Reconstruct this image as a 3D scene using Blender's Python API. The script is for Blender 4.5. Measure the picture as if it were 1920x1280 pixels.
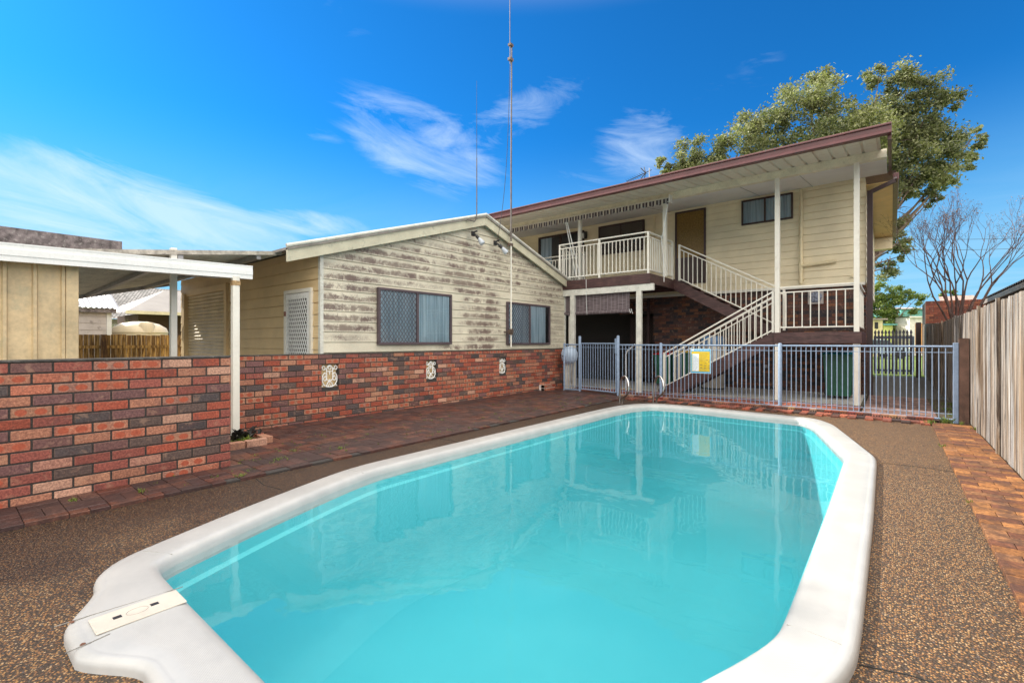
import bpy, bmesh, math, random
from mathutils import Vector, Matrix, noise as mnoise
random.seed(7)
R=math.radians
S=bpy.context.scene
for o in list(bpy.data.objects): bpy.data.objects.remove(o)
# ---------------------------------------------------------------- camera, light, exposure
YAW=math.atan(712/880)
cam=bpy.data.cameras.new('camera'); cam.sensor_width=36; cam.lens=16.5; cam.clip_start=.05; cam.clip_end=1500
camo=bpy.data.objects.new('camera',cam); S.collection.objects.link(camo)
camo.location=(0,0,1.28); camo.rotation_euler=(R(90),0,YAW); S.camera=camo
SUN_EL=R(34.5); SUN_AZ=math.atan2(-1,-.2)          # direction towards the sun, measured from +Y to +X
sd=Vector((math.sin(SUN_AZ)*math.cos(SUN_EL),math.cos(SUN_AZ)*math.cos(SUN_EL),math.sin(SUN_EL)))
sl=bpy.data.lights.new('sun','SUN'); sl.energy=4.6; sl.angle=R(.6); sl.color=(1,.93,.82)
so=bpy.data.objects.new('sun',sl); S.collection.objects.link(so); so.rotation_euler=sd.to_track_quat('Z','Y').to_euler()
S.view_settings.view_transform='Standard'; S.view_settings.look='None'; S.view_settings.gamma=1; S.view_settings.exposure=.63
S.render.engine='CYCLES'
try:
    S.cycles.max_bounces=10; S.cycles.transparent_max_bounces=24; S.cycles.diffuse_bounces=4
except Exception: pass

class N:
    """small node-tree writer"""
    def __init__(s,nt): s.t=nt; s.n=nt.nodes; s.l=nt.links
    def put(s,inp,v):
        if v is None: return
        if isinstance(v,bpy.types.NodeSocket): s.l.new(v,inp)
        else:
            try: inp.default_value=v
            except Exception:
                inp.default_value=(v,v,v) if not hasattr(v,'__len__') else tuple(v)+(1,) if len(v)==3 else v
    def node(s,ty,ins=None,out=0,**kw):
        n=s.n.new(ty)
        for k,v in kw.items(): setattr(n,k,v)
        for k,v in (ins or {}).items(): s.put(n.inputs[k],v)
        return n.outputs[out]
    def m(s,op,a,b=None,c=None):
        i={0:a}
        if b is not None: i[1]=b
        if c is not None: i[2]=c
        return s.node('ShaderNodeMath',i,operation=op)
    def cl(s,a): return s.node('ShaderNodeMath',{0:a,1:0.0},operation='ADD',use_clamp=True)
    def map(s,v,a,b,c=0,d=1,smooth=True):
        return s.node('ShaderNodeMapRange',{0:v,1:a,2:b,3:c,4:d},interpolation_type='SMOOTHSTEP' if smooth else 'LINEAR')
    def xyz(s,v): 
        n=s.n.new('ShaderNodeSeparateXYZ'); s.put(n.inputs[0],v); return n.outputs
    def comb(s,x,y,z): return s.node('ShaderNodeCombineXYZ',{0:x,1:y,2:z})
    def coord(s,k='Object'): 
        n=s.n.new('ShaderNodeTexCoord'); return n.outputs[k]
    def scale(s,v,sc): return s.node('ShaderNodeMapping',{0:v,3:sc})
    def noise(s,v,sc,det=4,rough=.55,dist=0): return s.node('ShaderNodeTexNoise',{'Vector':v,'Scale':sc,'Detail':det,'Roughness':rough,'Distortion':dist})
    def mix(s,f,a,b,bt='MIX'):
        n=s.n.new('ShaderNodeMix'); n.data_type='RGBA'; n.blend_type=bt; n.clamp_factor=True
        for k,v in ((0,f),(6,a),(7,b)):
            if isinstance(v,bpy.types.NodeSocket): s.l.new(v,n.inputs[k])
            else: n.inputs[k].default_value=v if k==0 else tuple(v)+((1,) if len(v)==3 else ())
        return n.outputs[2]
    def ramp(s,f,pts,const=False):
        n=s.n.new('ShaderNodeValToRGB'); s.put(n.inputs[0],f); r=n.color_ramp
        if const: r.interpolation='CONSTANT'
        while len(r.elements)<len(pts): r.elements.new(.5)
        for e,(p,c) in zip(r.elements,pts): e.position=p; e.color=tuple(c)+(1,)
        return n.outputs[0]
    def attr(s,name,out='Color'):
        n=s.n.new('ShaderNodeAttribute'); n.attribute_name=name; return n.outputs[out]
    def bump(s,h,st=.3,d=.01): return s.node('ShaderNodeBump',{'Strength':st,'Distance':d,'Height':h})

def newmat(name):
    m=bpy.data.materials.new(name); m.use_nodes=True
    t=N(m.node_tree); b=m.node_tree.nodes['Principled BSDF']; return m,t,b
def setb(t,b,col=None,rough=None,metal=None,normal=None,spec=None):
    for k,v in (('Base Color',col),('Roughness',rough),('Metallic',metal),('Normal',normal),('Specular IOR Level',spec)):
        if v is not None:
            if isinstance(v,bpy.types.NodeSocket): t.l.new(v,b.inputs[k])
            elif k=='Base Color': b.inputs[k].default_value=tuple(v)+(1,)
            else: b.inputs[k].default_value=v
def paint(name,col,rough=.5,var=.18,sc=2.5,bump=.15,metal=0,dirt=None,dirtsc=6,dirtamt=.5):
    m,t,b=newmat(name); c=t.coord()
    n=t.noise(c,sc,5,.6); n2=t.noise(c,sc*14,3,.6)
    k=t.m('ADD',t.m('MULTIPLY',n,.7),t.m('MULTIPLY',n2,.3))
    lo=tuple(max(0,x*(1-var*1.6)) for x in col); hi=tuple(min(1,x*(1+var)) for x in col)
    cc=t.mix(t.map(k,.3,.7),lo,hi)
    if dirt: cc=t.mix(t.m('MULTIPLY',t.map(t.noise(c,dirtsc,8,.7),.52,.72),dirtamt),cc,dirt)
    setb(t,b,cc,t.map(n2,.3,.7,max(rough-.08,0),min(rough+.1,1)),metal,t.bump(n2,bump,.004))
    return m
# ---------------------------------------------------------------- world
w=bpy.data.worlds.new('World'); S.world=w; w.use_nodes=True
t=N(w.node_tree); bg=w.node_tree.nodes['Background']
sky=t.node('ShaderNodeTexSky',sky_type='NISHITA',sun_disc=False,sun_elevation=SUN_EL,sun_rotation=SUN_AZ,altitude=50,air_density=1.0,dust_density=.25,ozone_density=2.2)
d=t.coord('Generated'); X=t.xyz(d)
az=t.m('ARCTAN2',X[0],X[1]); el=t.m('ARCSINE',X[2])
# wispy clouds, laid out on the sky by azimuth and elevation
pz=t.m('MAXIMUM',t.m('ADD',X[2],.12),.05)
pl=t.comb(t.m('DIVIDE',X[0],pz),t.m('DIVIDE',X[1],pz),0)
n1=t.noise(t.scale(pl,(1.0,2.4,1)),.9,9,.62,.9); n2=t.noise(pl,3.2,7,.6,.5)
fib=t.m('ADD',t.m('MULTIPLY',n1,.72),t.m('MULTIPLY',n2,.28))
def azel(u,v):
    a=-YAW+math.atan((u-960)/880); h=math.atan((640-v)/math.hypot(880,u-960)); return a,h
def blob(u,v,su,sv,tilt=0,amp=1):
    a,h=azel(u,v); x=t.m('SUBTRACT',az,a); y=t.m('SUBTRACT',el,h)
    ca,sa=math.cos(tilt),math.sin(tilt)
    p=t.m('ADD',t.m('MULTIPLY',x,ca/su),t.m('MULTIPLY',y,sa/su)); q=t.m('ADD',t.m('MULTIPLY',x,-sa/sv),t.m('MULTIPLY',y,ca/sv))
    r=t.m('ADD',t.m('MULTIPLY',p,p),t.m('MULTIPLY',q,q))
    return t.m('MULTIPLY',t.map(r,0,1,1,0),amp)
bl=[blob(40,375,.40,.085,-.2,1.0),blob(330,400,.32,.075,-.22,1.0),blob(570,418,.2,.035,.0,.8),blob(800,275,.26,.11,-.3,.78),blob(960,222,.26,.06,.35,.62),
    blob(1200,275,.15,.10,0,.66),blob(590,255,.1,.03,0,.45),blob(650,40,.09,.04,-.4,.3),blob(1430,130,.06,.09,.4,.32),blob(1300,175,.14,.03,.1,.28),blob(1100,330,.2,.05,0,.4),blob(1780,400,.2,.06,0,.35)]
mk=bl[0]
for b_ in bl[1:]: mk=t.m('MAXIMUM',mk,b_)
sa_=t.m('ADD',t.m('MULTIPLY',az,.975),t.m('MULTIPLY',el,-.22)); sb_=t.m('ADD',t.m('MULTIPLY',az,.22),t.m('MULTIPLY',el,.975))
n3=t.noise(t.comb(t.m('MULTIPLY',sa_,2.6),t.m('MULTIPLY',sb_,9.5),0),1.5,12,.66,1.1)
fib=t.m('ADD',t.m('MULTIPLY',fib,.15),t.m('MULTIPLY',n3,.85))
cloud=t.map(t.m('ADD',t.m('MULTIPLY',mk,.41),fib),.66,1.0,smooth=False)
cloud=t.m('MULTIPLY',cloud,t.map(mk,.05,.75))
cloud=t.m('MAXIMUM',cloud,t.m('MULTIPLY',t.map(el,.34,.02),t.m('MULTIPLY',t.map(n1,.3,.7),.35)))
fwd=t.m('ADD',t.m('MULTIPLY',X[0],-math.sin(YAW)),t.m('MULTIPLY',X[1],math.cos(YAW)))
hi=t.m('MULTIPLY',t.m('MAXIMUM',t.map(el,.60,.95),t.m('MULTIPLY',t.map(fwd,.15,-.25),t.map(el,.0,.15))),t.map(n1,.15,.42))         # added unseen bright sky overhead and behind the camera, lifts the shade

deep=t.mix(1,sky,(.07,.60,1.08),'MULTIPLY')
deep=t.mix(t.map(el,.42,.0),deep,(1.6,3.9,5.6))
col=t.mix(t.m('MULTIPLY',cloud,.6),deep,(5.2,6.2,7.2))
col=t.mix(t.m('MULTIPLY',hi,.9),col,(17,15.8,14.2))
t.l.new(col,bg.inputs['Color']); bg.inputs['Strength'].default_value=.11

# ---------------------------------------------------------------- object helpers
COL=S.collection; ORG={}
def tag(o,label=None,cat=None,group=None,kind=None):
    for k,v in (('label',label),('category',cat),('group',group),('kind',kind)):
        if v: o[k]=v
    return o
def thing(name,label,cat,loc=(0,0,0),group=None):
    o=bpy.data.objects.new(name,None); COL.objects.link(o); o.location=loc; o.empty_display_size=.1
    ORG[o.name]=Vector(loc); return tag(o,label,cat,group)
def copy_thing(root,off,label,group=None):
    off=Vector(off)
    def cp(o,par):
        c=o.copy(); COL.objects.link(c)
        if par: c.parent=par
        for ch in [x for x in KIDS.get(o.name,[])]: cp(ch,c)
        return c
    r=cp(root,None); r.location=root.location+off; ORG[r.name]=Vector(r.location); r['label']=label
    if group: r['group']=group
    return r
KIDS={}
class MB:
    def __init__(s): s.v=[]; s.f=[]; s.c=[]; s.uv=[]; s.mi=[]
    def face(s,pts,col=(1,1,1,1),uv=None,mi=0):
        i=len(s.v); s.v+= [tuple(p) for p in pts]; s.f.append(tuple(range(i,i+len(pts)))); s.c.append(col); s.uv.append(uv or [(0,0)]*len(pts)); s.mi.append(mi)
    def mesh(s,vs,fs,col=(1,1,1,1),mi=0):
        i=len(s.v); s.v+=[tuple(p) for p in vs]
        for f in fs: s.f.append(tuple(i+k for k in f)); s.c.append(col); s.uv.append([(0,0)]*len(f)); s.mi.append(mi)
    def obox(s,c,ax,ay,az,col=(1,1,1,1),mi=0,uvface=False):
        c,ax,ay,az=map(Vector,(c,ax,ay,az))
        P=[c+ax*i+ay*j+az*k for k in(-1,1) for j in(-1,1) for i in(-1,1)]
        fs=[(0,2,3,1),(4,5,7,6),(0,1,5,4),(2,6,7,3),(0,4,6,2),(1,3,7,5)]
        if ax.cross(ay).dot(az)<0: fs=[f[::-1] for f in fs]
        i=len(s.v); s.v+=[tuple(p) for p in P]
        lx,lz=ax.length*2,az.length*2
        for f in fs:
            s.f.append(tuple(i+k for k in f)); s.c.append(col); s.mi.append(mi)
            s.uv.append([((k&1)*1.0,(k>>2)*1.0) for k in f] if uvface else [(0,0)]*4)
    def box(s,x0,x1,y0,y1,z0,z1,col=(1,1,1,1),mi=0):
        s.obox(((x0+x1)/2,(y0+y1)/2,(z0+z1)/2),((x1-x0)/2,0,0),(0,(y1-y0)/2,0),(0,0,(z1-z0)/2),col,mi); return s
    def beam(s,p,q,w,h,up=(0,0,1),col=(1,1,1,1),mi=0):
        p,q,up=Vector(p),Vector(q),Vector(up); d=(q-p); L=d.length; d.normalize()
        if abs(d.dot(up))>.99: up=Vector((0,1,0))
        r=d.cross(up).normalized(); u=r.cross(d)
        s.obox((p+q)/2,d*L/2,r*w/2,u*h/2,col,mi); return s
    def tube(s,pts,r,n=8,col=(1,1,1,1),cap=True,mi=0):
        pts=[Vector(p) for p in pts]; rr=r if hasattr(r,'__len__') else [r]*len(pts)
        i0=len(s.v); ref=None
        for k,p in enumerate(pts):
            d=(pts[min(k+1,len(pts)-1)]-pts[max(k-1,0)]).normalized()
            if ref is None: ref=Vector((0,0,1)) if abs(d.z)<.9 else Vector((1,0,0))
            a=d.cross(ref).normalized(); ref=a.cross(d).normalized(); 
            for j in range(n):
                an=2*math.pi*j/n; s.v.append(tuple(p+(a*math.cos(an)+ref*math.sin(an))*rr[k]))
        def add(f): s.f.append(f); s.c.append(col); s.uv.append([(0,0)]*len(f)); s.mi.append(mi)
        for k in range(len(pts)-1):
            for j in range(n):
                a=i0+k*n+j; b=i0+k*n+(j+1)%n; add((a,b,b+n,a+n))
        if cap: add(tuple(i0+j for j in range(n))[::-1]); add(tuple(i0+(len(pts)-1)*n+j for j in range(n)))
        return s
    def lathe(s,c,prof,n=24,col=(1,1,1,1),mi=0):
        c=Vector(c); i0=len(s.v)
        for r,z in prof:
            for j in range(n):
                a=2*math.pi*j/n; s.v.append((c.x+r*math.cos(a),c.y+r*math.sin(a),c.z+z))
        for k in range(len(prof)-1):
            for j in range(n):
                a=i0+k*n+j; b=i0+k*n+(j+1)%n; s.f.append((a,b,b+n,a+n)); s.c.append(col); s.uv.append([(0,0)]*4); s.mi.append(mi)
        return s
    def prism(s,poly,z0,z1,col=(1,1,1,1),mi=0):
        n=len(poly); s.mesh([(x,y,z0) for x,y in poly]+[(x,y,z1) for x,y in poly],[tuple(range(n))[::-1],tuple(range(n,2*n))]+[(k,(k+1)%n,(k+1)%n+n,k+n) for k in range(n)],col,mi); return s
    def build(s,name,mat,parent=None,smooth=False,bevel=0,seg=1,merge=False):
        off=Vector((0,0,0))
        if parent is not None: off=ORG[parent.name]
        me=bpy.data.meshes.new(name); me.from_pydata([(x-off.x,y-off.y,z-off.z) for x,y,z in s.v],[],s.f)
        ca=me.color_attributes.new('Col','FLOAT_COLOR','CORNER'); uv=me.uv_layers.new(name='UVMap')
        cd=[];ud=[]
        for f,c,u in zip(s.f,s.c,s.uv):
            c4=tuple(c)+((1,) if len(c)==3 else ())
            for k in range(len(f)): cd.extend(c4); ud.extend(u[k])
        ca.data.foreach_set('color',cd); uv.data.foreach_set('uv',ud)
        for m in (mat if isinstance(mat,(list,tuple)) else [mat]): me.materials.append(m)
        me.polygons.foreach_set('material_index',s.mi)
        if merge:
            bm=bmesh.new(); bm.from_mesh(me); bmesh.ops.remove_doubles(bm,verts=bm.verts,dist=1e-4); bmesh.ops.recalc_face_normals(bm,faces=bm.faces); bm.to_mesh(me); bm.free()
        if smooth: me.polygons.foreach_set('use_smooth',[True]*len(me.polygons))
        o=bpy.data.objects.new(name,me); COL.objects.link(o)
        if parent is not None: o.parent=parent; ORG[o.name]=off.copy(); KIDS.setdefault(parent.name,[]).append(o)
        else: ORG[o.name]=Vector((0,0,0))
        if smooth:
            md=o.modifiers.new('split','EDGE_SPLIT'); md.split_angle=R(40)
        if bevel:
            md=o.modifiers.new('bevel','BEVEL'); md.width=bevel; md.segments=seg; md.limit_method='ANGLE'; md.angle_limit=R(40)
        return o
def one(name,label,cat,mb,mat,group=None,**kw): return tag(mb.build(name,mat,**kw),label,cat,group)

# ---------------------------------------------------------------- materials
cream=paint('cream_paint',(.78,.68,.45),.5,.1,1.2,.1,dirt=(.38,.33,.2),dirtsc=3,dirtamt=.35)
creamlite=paint('pale_cream_paint',(.82,.80,.72),.42,.06,2,.08,dirt=(.45,.42,.33),dirtsc=7,dirtamt=.3)
white=paint('white_paint',(.78,.79,.77),.38,.05,2,.06)
whitem=paint('white_powder_coat',(.84,.86,.85),.3,.04,2,.05)
offw=paint('aged_white_paint',(.66,.66,.6),.5,.12,5,.15,dirt=(.3,.3,.22),dirtsc=9,dirtamt=.6)
soffit=paint('soffit_paint',(.86,.86,.86),.6,.04,1,.05)
sunlit_soffit=paint('sunlit_orange_lining',(.72,.5,.22),.5,.1,1.5,.05)  # orange of bounced sunlight is put into this lining colour
maroon=paint('maroon_gutter_paint',(.125,.045,.048),.4,.12,3,.05)
brown=paint('dark_brown_paint',(.055,.03,.03),.45,.2,3,.1)
mullion=paint('bronze_window_frame',(.09,.065,.075),.4,.15,3,.08)
poolblue=paint('pale_blue_powder_coat',(.22,.30,.43),.4,.12,18,.2)
blueplastic=paint('pale_blue_plastic',(.5,.62,.78),.4,.08,3,.05)
concrete=paint('concrete',(.42,.4,.37),.85,.18,2,.3,dirt=(.2,.18,.15),dirtsc=3,dirtamt=.5)
darkgravel=paint('grey_path_aggregate',(.13,.13,.13),.9,.4,30,.6)
galv=paint('galvanised_metal',(.35,.35,.36),.4,.15,8,.1,.7)
blackp=paint('black_plastic',(.02,.02,.022),.4,.2,5,.1)
greenbin=paint('dark_green_plastic',(.02,.11,.065),.4,.15,3,.1)
redlid=paint('red_plastic',(.5,.02,.025),.4,.1,3,.05)
yellowlid=paint('yellow_plastic',(.65,.42,.03),.4,.1,3,.05)
teal=paint('teal_plastic',(.03,.28,.3),.4,.1,3,.05)
asb=paint('weathered_cement_sheet',(.2,.17,.17),.9,.45,14,.5,dirt=(.5,.48,.45),dirtsc=22,dirtamt=.7)
rollerm=paint('beige_roller_door',(.62,.52,.35),.5,.12,2,.1,dirt=(.3,.23,.12),dirtsc=5,dirtamt=.4)
tankm=paint('cream_tank_plastic',(.74,.64,.45),.45,.06,2,.05)
zinc=paint('white_roof_sheet',(.5,.5,.52),.45,.1,4,.1)
bamboo=None
def timber_purple():
    m,t,b=newmat('stained_dark_timber'); c=t.coord()
    g=t.noise(t.scale(c,(3,3,40)),1.6,6,.6,.6); g2=t.noise(c,3,4)
    cc=t.mix(t.map(g,.35,.68),(.035,.014,.014),(.10,.045,.043)); cc=t.mix(t.map(g2,.5,.75),cc,(.13,.07,.06))
    setb(t,b,cc,.5,normal=t.bump(g,.3,.004)); return m
stain=timber_purple()
def chrome():
    m,t,b=newmat('stainless_steel'); setb(t,b,(.62,.63,.63),.16,1.0); return m
chrome=chrome()
def brickmat(name,mode=0,wet=False):
    m,t,b=newmat(name); c=t.coord(); col=t.attr('Col'); al=t.attr('Col','Alpha')
    uvn=t.n.new('ShaderNodeUVMap'); uvn.uv_map='UVMap'; U=t.xyz(uvn.outputs[0])
    n=t.noise(c,60,6,.7); n2=t.noise(c,9,4,.6)
    base=t.mix(t.map(n,.35,.7),t.mix(1,col,(.55,.5,.5),'MULTIPLY'),t.mix(1,col,(1.25,1.22,1.15),'MULTIPLY'))
    fl_n=t.map(t.noise(t.scale(c,(1,1,.6)),6.5,5,.7,.6),.52,.68); base=t.mix(t.m('MULTIPLY',fl_n,.5),base,(.11,.05,.05))
    fl_m=t.map(t.noise(c,11,4,.6,.5),.56,.68); base=t.mix(t.m('MULTIPLY',fl_m,.3),base,(.5,.3,.2))
    wob=t.m('MULTIPLY',t.m('SUBTRACT',n2,.5),.25)
    def spot(cx,sx,sy):
        x=t.m('DIVIDE',t.m('SUBTRACT',U[0],cx),sx); y=t.m('DIVIDE',t.m('SUBTRACT',U[1],.5),sy)
        return t.m('ADD',t.m('ADD',t.m('MULTIPLY',x,x),t.m('MULTIPLY',y,y)),t.m('MULTIPLY',wob,3))
    sp=t.m('MINIMUM',spot(.24,.15,.36),spot(.72,.17,.36))
    k=t.m('MULTIPLY',t.map(sp,1.15,.8),t.map(al,.45,.55))
    base=t.mix(k,base,t.mix(t.map(n,.3,.7),(.3,.065,.035),(.46,.11,.055)))
    # pale edges and dark speckle burnt into the face
    ed=t.m('MAXIMUM',t.map(t.m('ABSOLUTE',t.m('SUBTRACT',U[1],.5)),.4,.5),t.map(t.m('ABSOLUTE',t.m('SUBTRACT',U[0],.5)),.46,.5))
    base=t.mix(t.m('MULTIPLY',ed,.15),base,(.45,.26,.18))
    spk=t.map(t.noise(c,150,3,.7),.6,.68); base=t.mix(t.m('MULTIPLY',spk,.55),base,(.05,.03,.03))
    rough=.8
    if wet: rough=t.map(t.noise(c,1.6,5,.6),.4,.65,.42,.8)
    setb(t,b,base,rough,normal=t.bump(n,.35,.004)); return m
brickm=brickmat('clinker_brick'); 
def mortar():
    m,t,b=newmat('dark_mortar'); c=t.coord(); n=t.noise(c,90,5,.7)
    setb(t,b,t.mix(t.map(n,.3,.7),(.022,.02,.02),(.07,.062,.058)),.9,normal=t.bump(n,.5,.004)); return m
mortar=mortar()
def pavermat(name,wetness):
    m,t,b=newmat(name); c=t.coord(); col=t.attr('Col')
    n=t.noise(c,40,6,.7); big=t.noise(c,1.7,6,.65); mid=t.noise(c,7,5,.65)
    base=t.mix(t.map(n,.35,.7),t.mix(1,col,(.55,.5,.5),'MULTIPLY'),t.mix(1,col,(1.3,1.25,1.2),'MULTIPLY'))
    k=t.map(t.m('ADD',t.m('MULTIPLY',big,.5),t.m('MULTIPLY',mid,.5)),.44,.6)
    if wetness: 
        base=t.mix(t.m('MULTIPLY',k,.8),base,(.045,.022,.02))
        moss=t.map(t.noise(c,26,7,.75),.64,.72); base=t.mix(t.m('MULTIPLY',moss,.55),base,(.09,.075,.02))
        rough=t.map(big,.4,.6,.38,.75)
    else:
        base=t.mix(t.m('MULTIPLY',t.map(t.m('ADD',t.m('MULTIPLY',big,.4),t.m('MULTIPLY',mid,.6)),.46,.58),.75),base,(.06,.028,.02)); rough=.8
    setb(t,b,base,rough,normal=t.bump(n,.5,.006)); return m
wetpaver=pavermat('damp_brick_paver',1); drypaver=pavermat('terracotta_brick_paver',0)
def pebble():
    m,t,b=newmat('exposed_pebble_concrete'); c=t.coord()
    n=t.noise(c,220,2); cv=t.node('ShaderNodeVectorMath',{0:c,1:t.node('ShaderNodeVectorMath',{0:t.node('ShaderNodeTexNoise',{'Vector':c,'Scale':60.0},out=1),1:(.006,.006,.006)},operation='MULTIPLY')},operation='ADD')
    vo=t.n.new('ShaderNodeTexVoronoi'); t.put(vo.inputs['Vector'],cv); vo.inputs['Scale'].default_value=104
    rnd=t.xyz(vo.outputs['Color'])
    col=t.ramp(rnd[0],[(0,(.05,.034,.024)),(.16,(.18,.09,.045)),(.32,(.34,.17,.07)),(.5,(.50,.26,.09)),(.68,(.58,.35,.14)),(.86,(.66,.48,.28)),(.96,(.13,.12,.13))],True)
    edge=t.map(vo.outputs['Distance'],.25,.62)
    col=t.mix(edge,t.mix(1,col,(.74,.68,.63),'MULTIPLY'),(.05,.034,.022))
    big=t.noise(c,.9,6,.6); left_dark=t.map(t.m('ADD',t.m('MULTIPLY',t.xyz(c)[0],.22),big),-.12,-.42)  # pebbles turn darker and smoother towards the left
    st=t.map(t.noise(c,1.3,7,.7,.8),.55,.7); k=t.m('MAXIMUM',t.m('MULTIPLY',left_dark,.85),t.m('MULTIPLY',st,.35))
    col=t.mix(k,col,t.mix(1,col,(.3,.28,.32),'MULTIPLY'))
    h=t.m('SUBTRACT',1,vo.outputs['Distance'])
    setb(t,b,col,t.map(k,0,1,.6,.38),normal=t.bump(h,.9,.006)); return m
pebble=pebble()
def boards(name,base,mould,grad=None,z0=0.,pitch=.1697):
    """painted weatherboards, stained by mould on the lower half of every board"""
    m,t,b=newmat(name); c=t.node('ShaderNodeNewGeometry'); P=t.xyz(c)
    n=t.noise(c,1.1,6,.6); f=t.noise(c,38,7,.75); col=t.mix(t.map(n,.3,.7),tuple(x*.86 for x in base),tuple(x*1.06 for x in base))
    if mould:
        fr=t.m('FRACT',t.m('DIVIDE',t.m('SUBTRACT',P[2],z0),pitch))
        band=t.m('MULTIPLY',t.map(fr,.0,.3),t.map(fr,1.0,.45))
        # large patches: long streaks under the eave, a column between the windows, a patch left of the window
        def patch(y,z,sy,sz,a):
            p=t.m('DIVIDE',t.m('SUBTRACT',P[1],y),sy); q=t.m('DIVIDE',t.m('SUBTRACT',P[2],z),sz)
            return t.m('MULTIPLY',t.map(t.m('ADD',t.m('MULTIPLY',p,p),t.m('MULTIPLY',q,q)),.25,1.15,1,0),a)
        ps=[patch(4.35,1.95,1.0,.75,1.0),patch(5.7,2.75,1.9,.5,.9),patch(7.7,1.7,.75,1.1,1.25),patch(7.3,2.85,.9,.7,1.2),patch(8.8,3.0,1.6,.6,.85),patch(10.2,2.6,1.3,.5,.75),patch(7.4,1.16,1.1,.12,1),patch(10.6,1.6,.5,.7,.45),patch(6.0,3.2,1.6,.4,.6)]
        mk=ps[0]
        for p in ps[1:]: mk=t.m('MAXIMUM',mk,p)
        big=t.noise(t.scale(c,(1,.8,2.2)),2.2,6,.65,.5)
        f=t.noise(c,60,5,.8); big=t.noise(t.scale(c,(1,1,1.6)),3.2,7,.7,.4)
        dens=t.m('ADD',t.m('MULTIPLY',band,t.m('ADD',.10,t.m('MULTIPLY',mk,.22))),t.m('MULTIPLY',big,.62))
        clump=t.map(t.noise(c,5.5,4,.65,.3),.36,.66); wide=t.map(t.noise(c,1.5,4,.6),.34,.62)
        cov=t.m('MULTIPLY',t.m('MULTIPLY',t.m('MINIMUM',t.m('MULTIPLY',mk,1.2),1.25),t.m('ADD',.16,t.m('MULTIPLY',band,.84))),t.m('ADD',t.m('MULTIPLY',clump,.6),t.m('ADD',.12,t.m('MULTIPLY',wide,.45))))
        fs=t.map(t.m('ADD',t.m('MULTIPLY',t.noise(c,75,4,.8),.62),t.m('MULTIPLY',t.noise(c,22,5,.75),.38)),.34,.64,smooth=False)
        thr=t.m('SUBTRACT',1.02,cov); k=t.map(t.m('SUBTRACT',fs,thr),-.22,.42)
        g=t.map(t.m('ADD',t.m('MULTIPLY',big,.6),t.m('MULTIPLY',f,.5)),.56,.74)
        col=t.mix(t.m('MULTIPLY',g,.28),col,(.34,.31,.22))
        dk=t.mix(t.map(t.noise(c,2,3),.4,.6),(.115,.07,.062),(.20,.155,.125))
        veil=t.m('MULTIPLY',t.m('MULTIPLY',t.m('ADD',.25,t.m('MULTIPLY',band,.75)),t.map(t.m('ADD',t.m('MULTIPLY',t.noise(t.scale(c,(1,1,1.3)),2.6,7,.7,.4),.6),t.m('MULTIPLY',f,.5)),.42,.68)),.88)
        veil=t.m('MULTIPLY',veil,t.map(mk,-.25,.4))
        col=t.mix(veil,col,(.32,.285,.235))
        col=t.mix(t.m('MULTIPLY',k,.9),col,dk)
    else:
        col=t.mix(t.m('MULTIPLY',t.map(f,.55,.75),.12),col,tuple(x*.5 for x in base))
    setb(t,b,col,.55,normal=t.bump(f,.15,.003)); return m
mouldy=boards('mouldy_cream_weatherboard',(.71,.665,.53),True,z0=1.09)
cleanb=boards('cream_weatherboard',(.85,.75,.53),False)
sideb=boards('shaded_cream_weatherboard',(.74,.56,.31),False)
def fencewood():
    m,t,b=newmat('silvered_fence_timber'); c=t.coord(); col=t.attr('Col')
    g=t.noise(t.scale(c,(22,22,.55)),2.2,7,.7,.6); g2=t.noise(t.scale(c,(6,6,.3)),2,4)
    g3=t.noise(t.scale(c,(40,40,.5)),2.4,5,.7,.4); cc=t.mix(t.map(g,.42,.58),(.06,.045,.04),(.50,.47,.44)); cc=t.mix(t.map(g3,.56,.64),cc,(.64,.63,.61)); cc=t.mix(t.map(g2,.48,.6),cc,t.mix(1,cc,(.72,.58,.44),'MULTIPLY')); cc=t.mix(1,cc,(1,.99,.98),'MULTIPLY'); cc=t.mix(.85,cc,t.mix(1,cc,col,'MULTIPLY'))
    setb(t,b,cc,.85,normal=t.bump(g,.6,.008)); return m
fencewood=fencewood()
def paling():
    m,t,b=newmat('green_brown_paling'); c=t.coord(); col=t.attr('Col')
    g=t.noise(t.scale(c,(9,9,.8)),2.2,6,.7,.6)
    cc=t.mix(t.map(g,.4,.66),(.10,.055,.02),(.45,.29,.09)); cc=t.mix(1,cc,col,'MULTIPLY')
    setb(t,b,cc,.85,normal=t.bump(g,.4,.006)); return m
paling=paling()
def attrmat(name,rough=.6,metal=0):
    m,t,b=newmat(name); col=t.attr('Col'); n=t.noise(t.coord(),30,4)
    setb(t,b,t.mix(t.map(n,.3,.7),t.mix(1,col,(.85,.85,.85),'MULTIPLY'),col),rough,metal); return m
attrm=attrmat('painted_print'); 
def glass(name,tint=(.9,.95,1),refl=1.9):
    m=bpy.data.materials.new(name); m.use_nodes=True; t=N(m.node_tree); t.n.remove(t.n['Principled BSDF'])
    n=t.noise(t.coord(),1.3,2)
    fr=t.node('ShaderNodeFresnel',{'IOR':refl,'Normal':t.bump(n,.05,.02)})
    g=t.node('ShaderNodeBsdfGlossy',{'Roughness':.03,'Color':(1,1,1,1),'Normal':t.bump(n,.08,.03)}); tr=t.node('ShaderNodeBsdfTransparent',{'Color':tint+(1,)})
    mx=t.node('ShaderNodeMixShader',{0:fr,1:tr,2:g}); t.l.new(mx,t.n['Material Output'].inputs[0]); return m
winglass=glass('window_glass'); amber=paint('amber_door_glass',(.22,.13,.03),.25,.25,30,.6)
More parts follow.
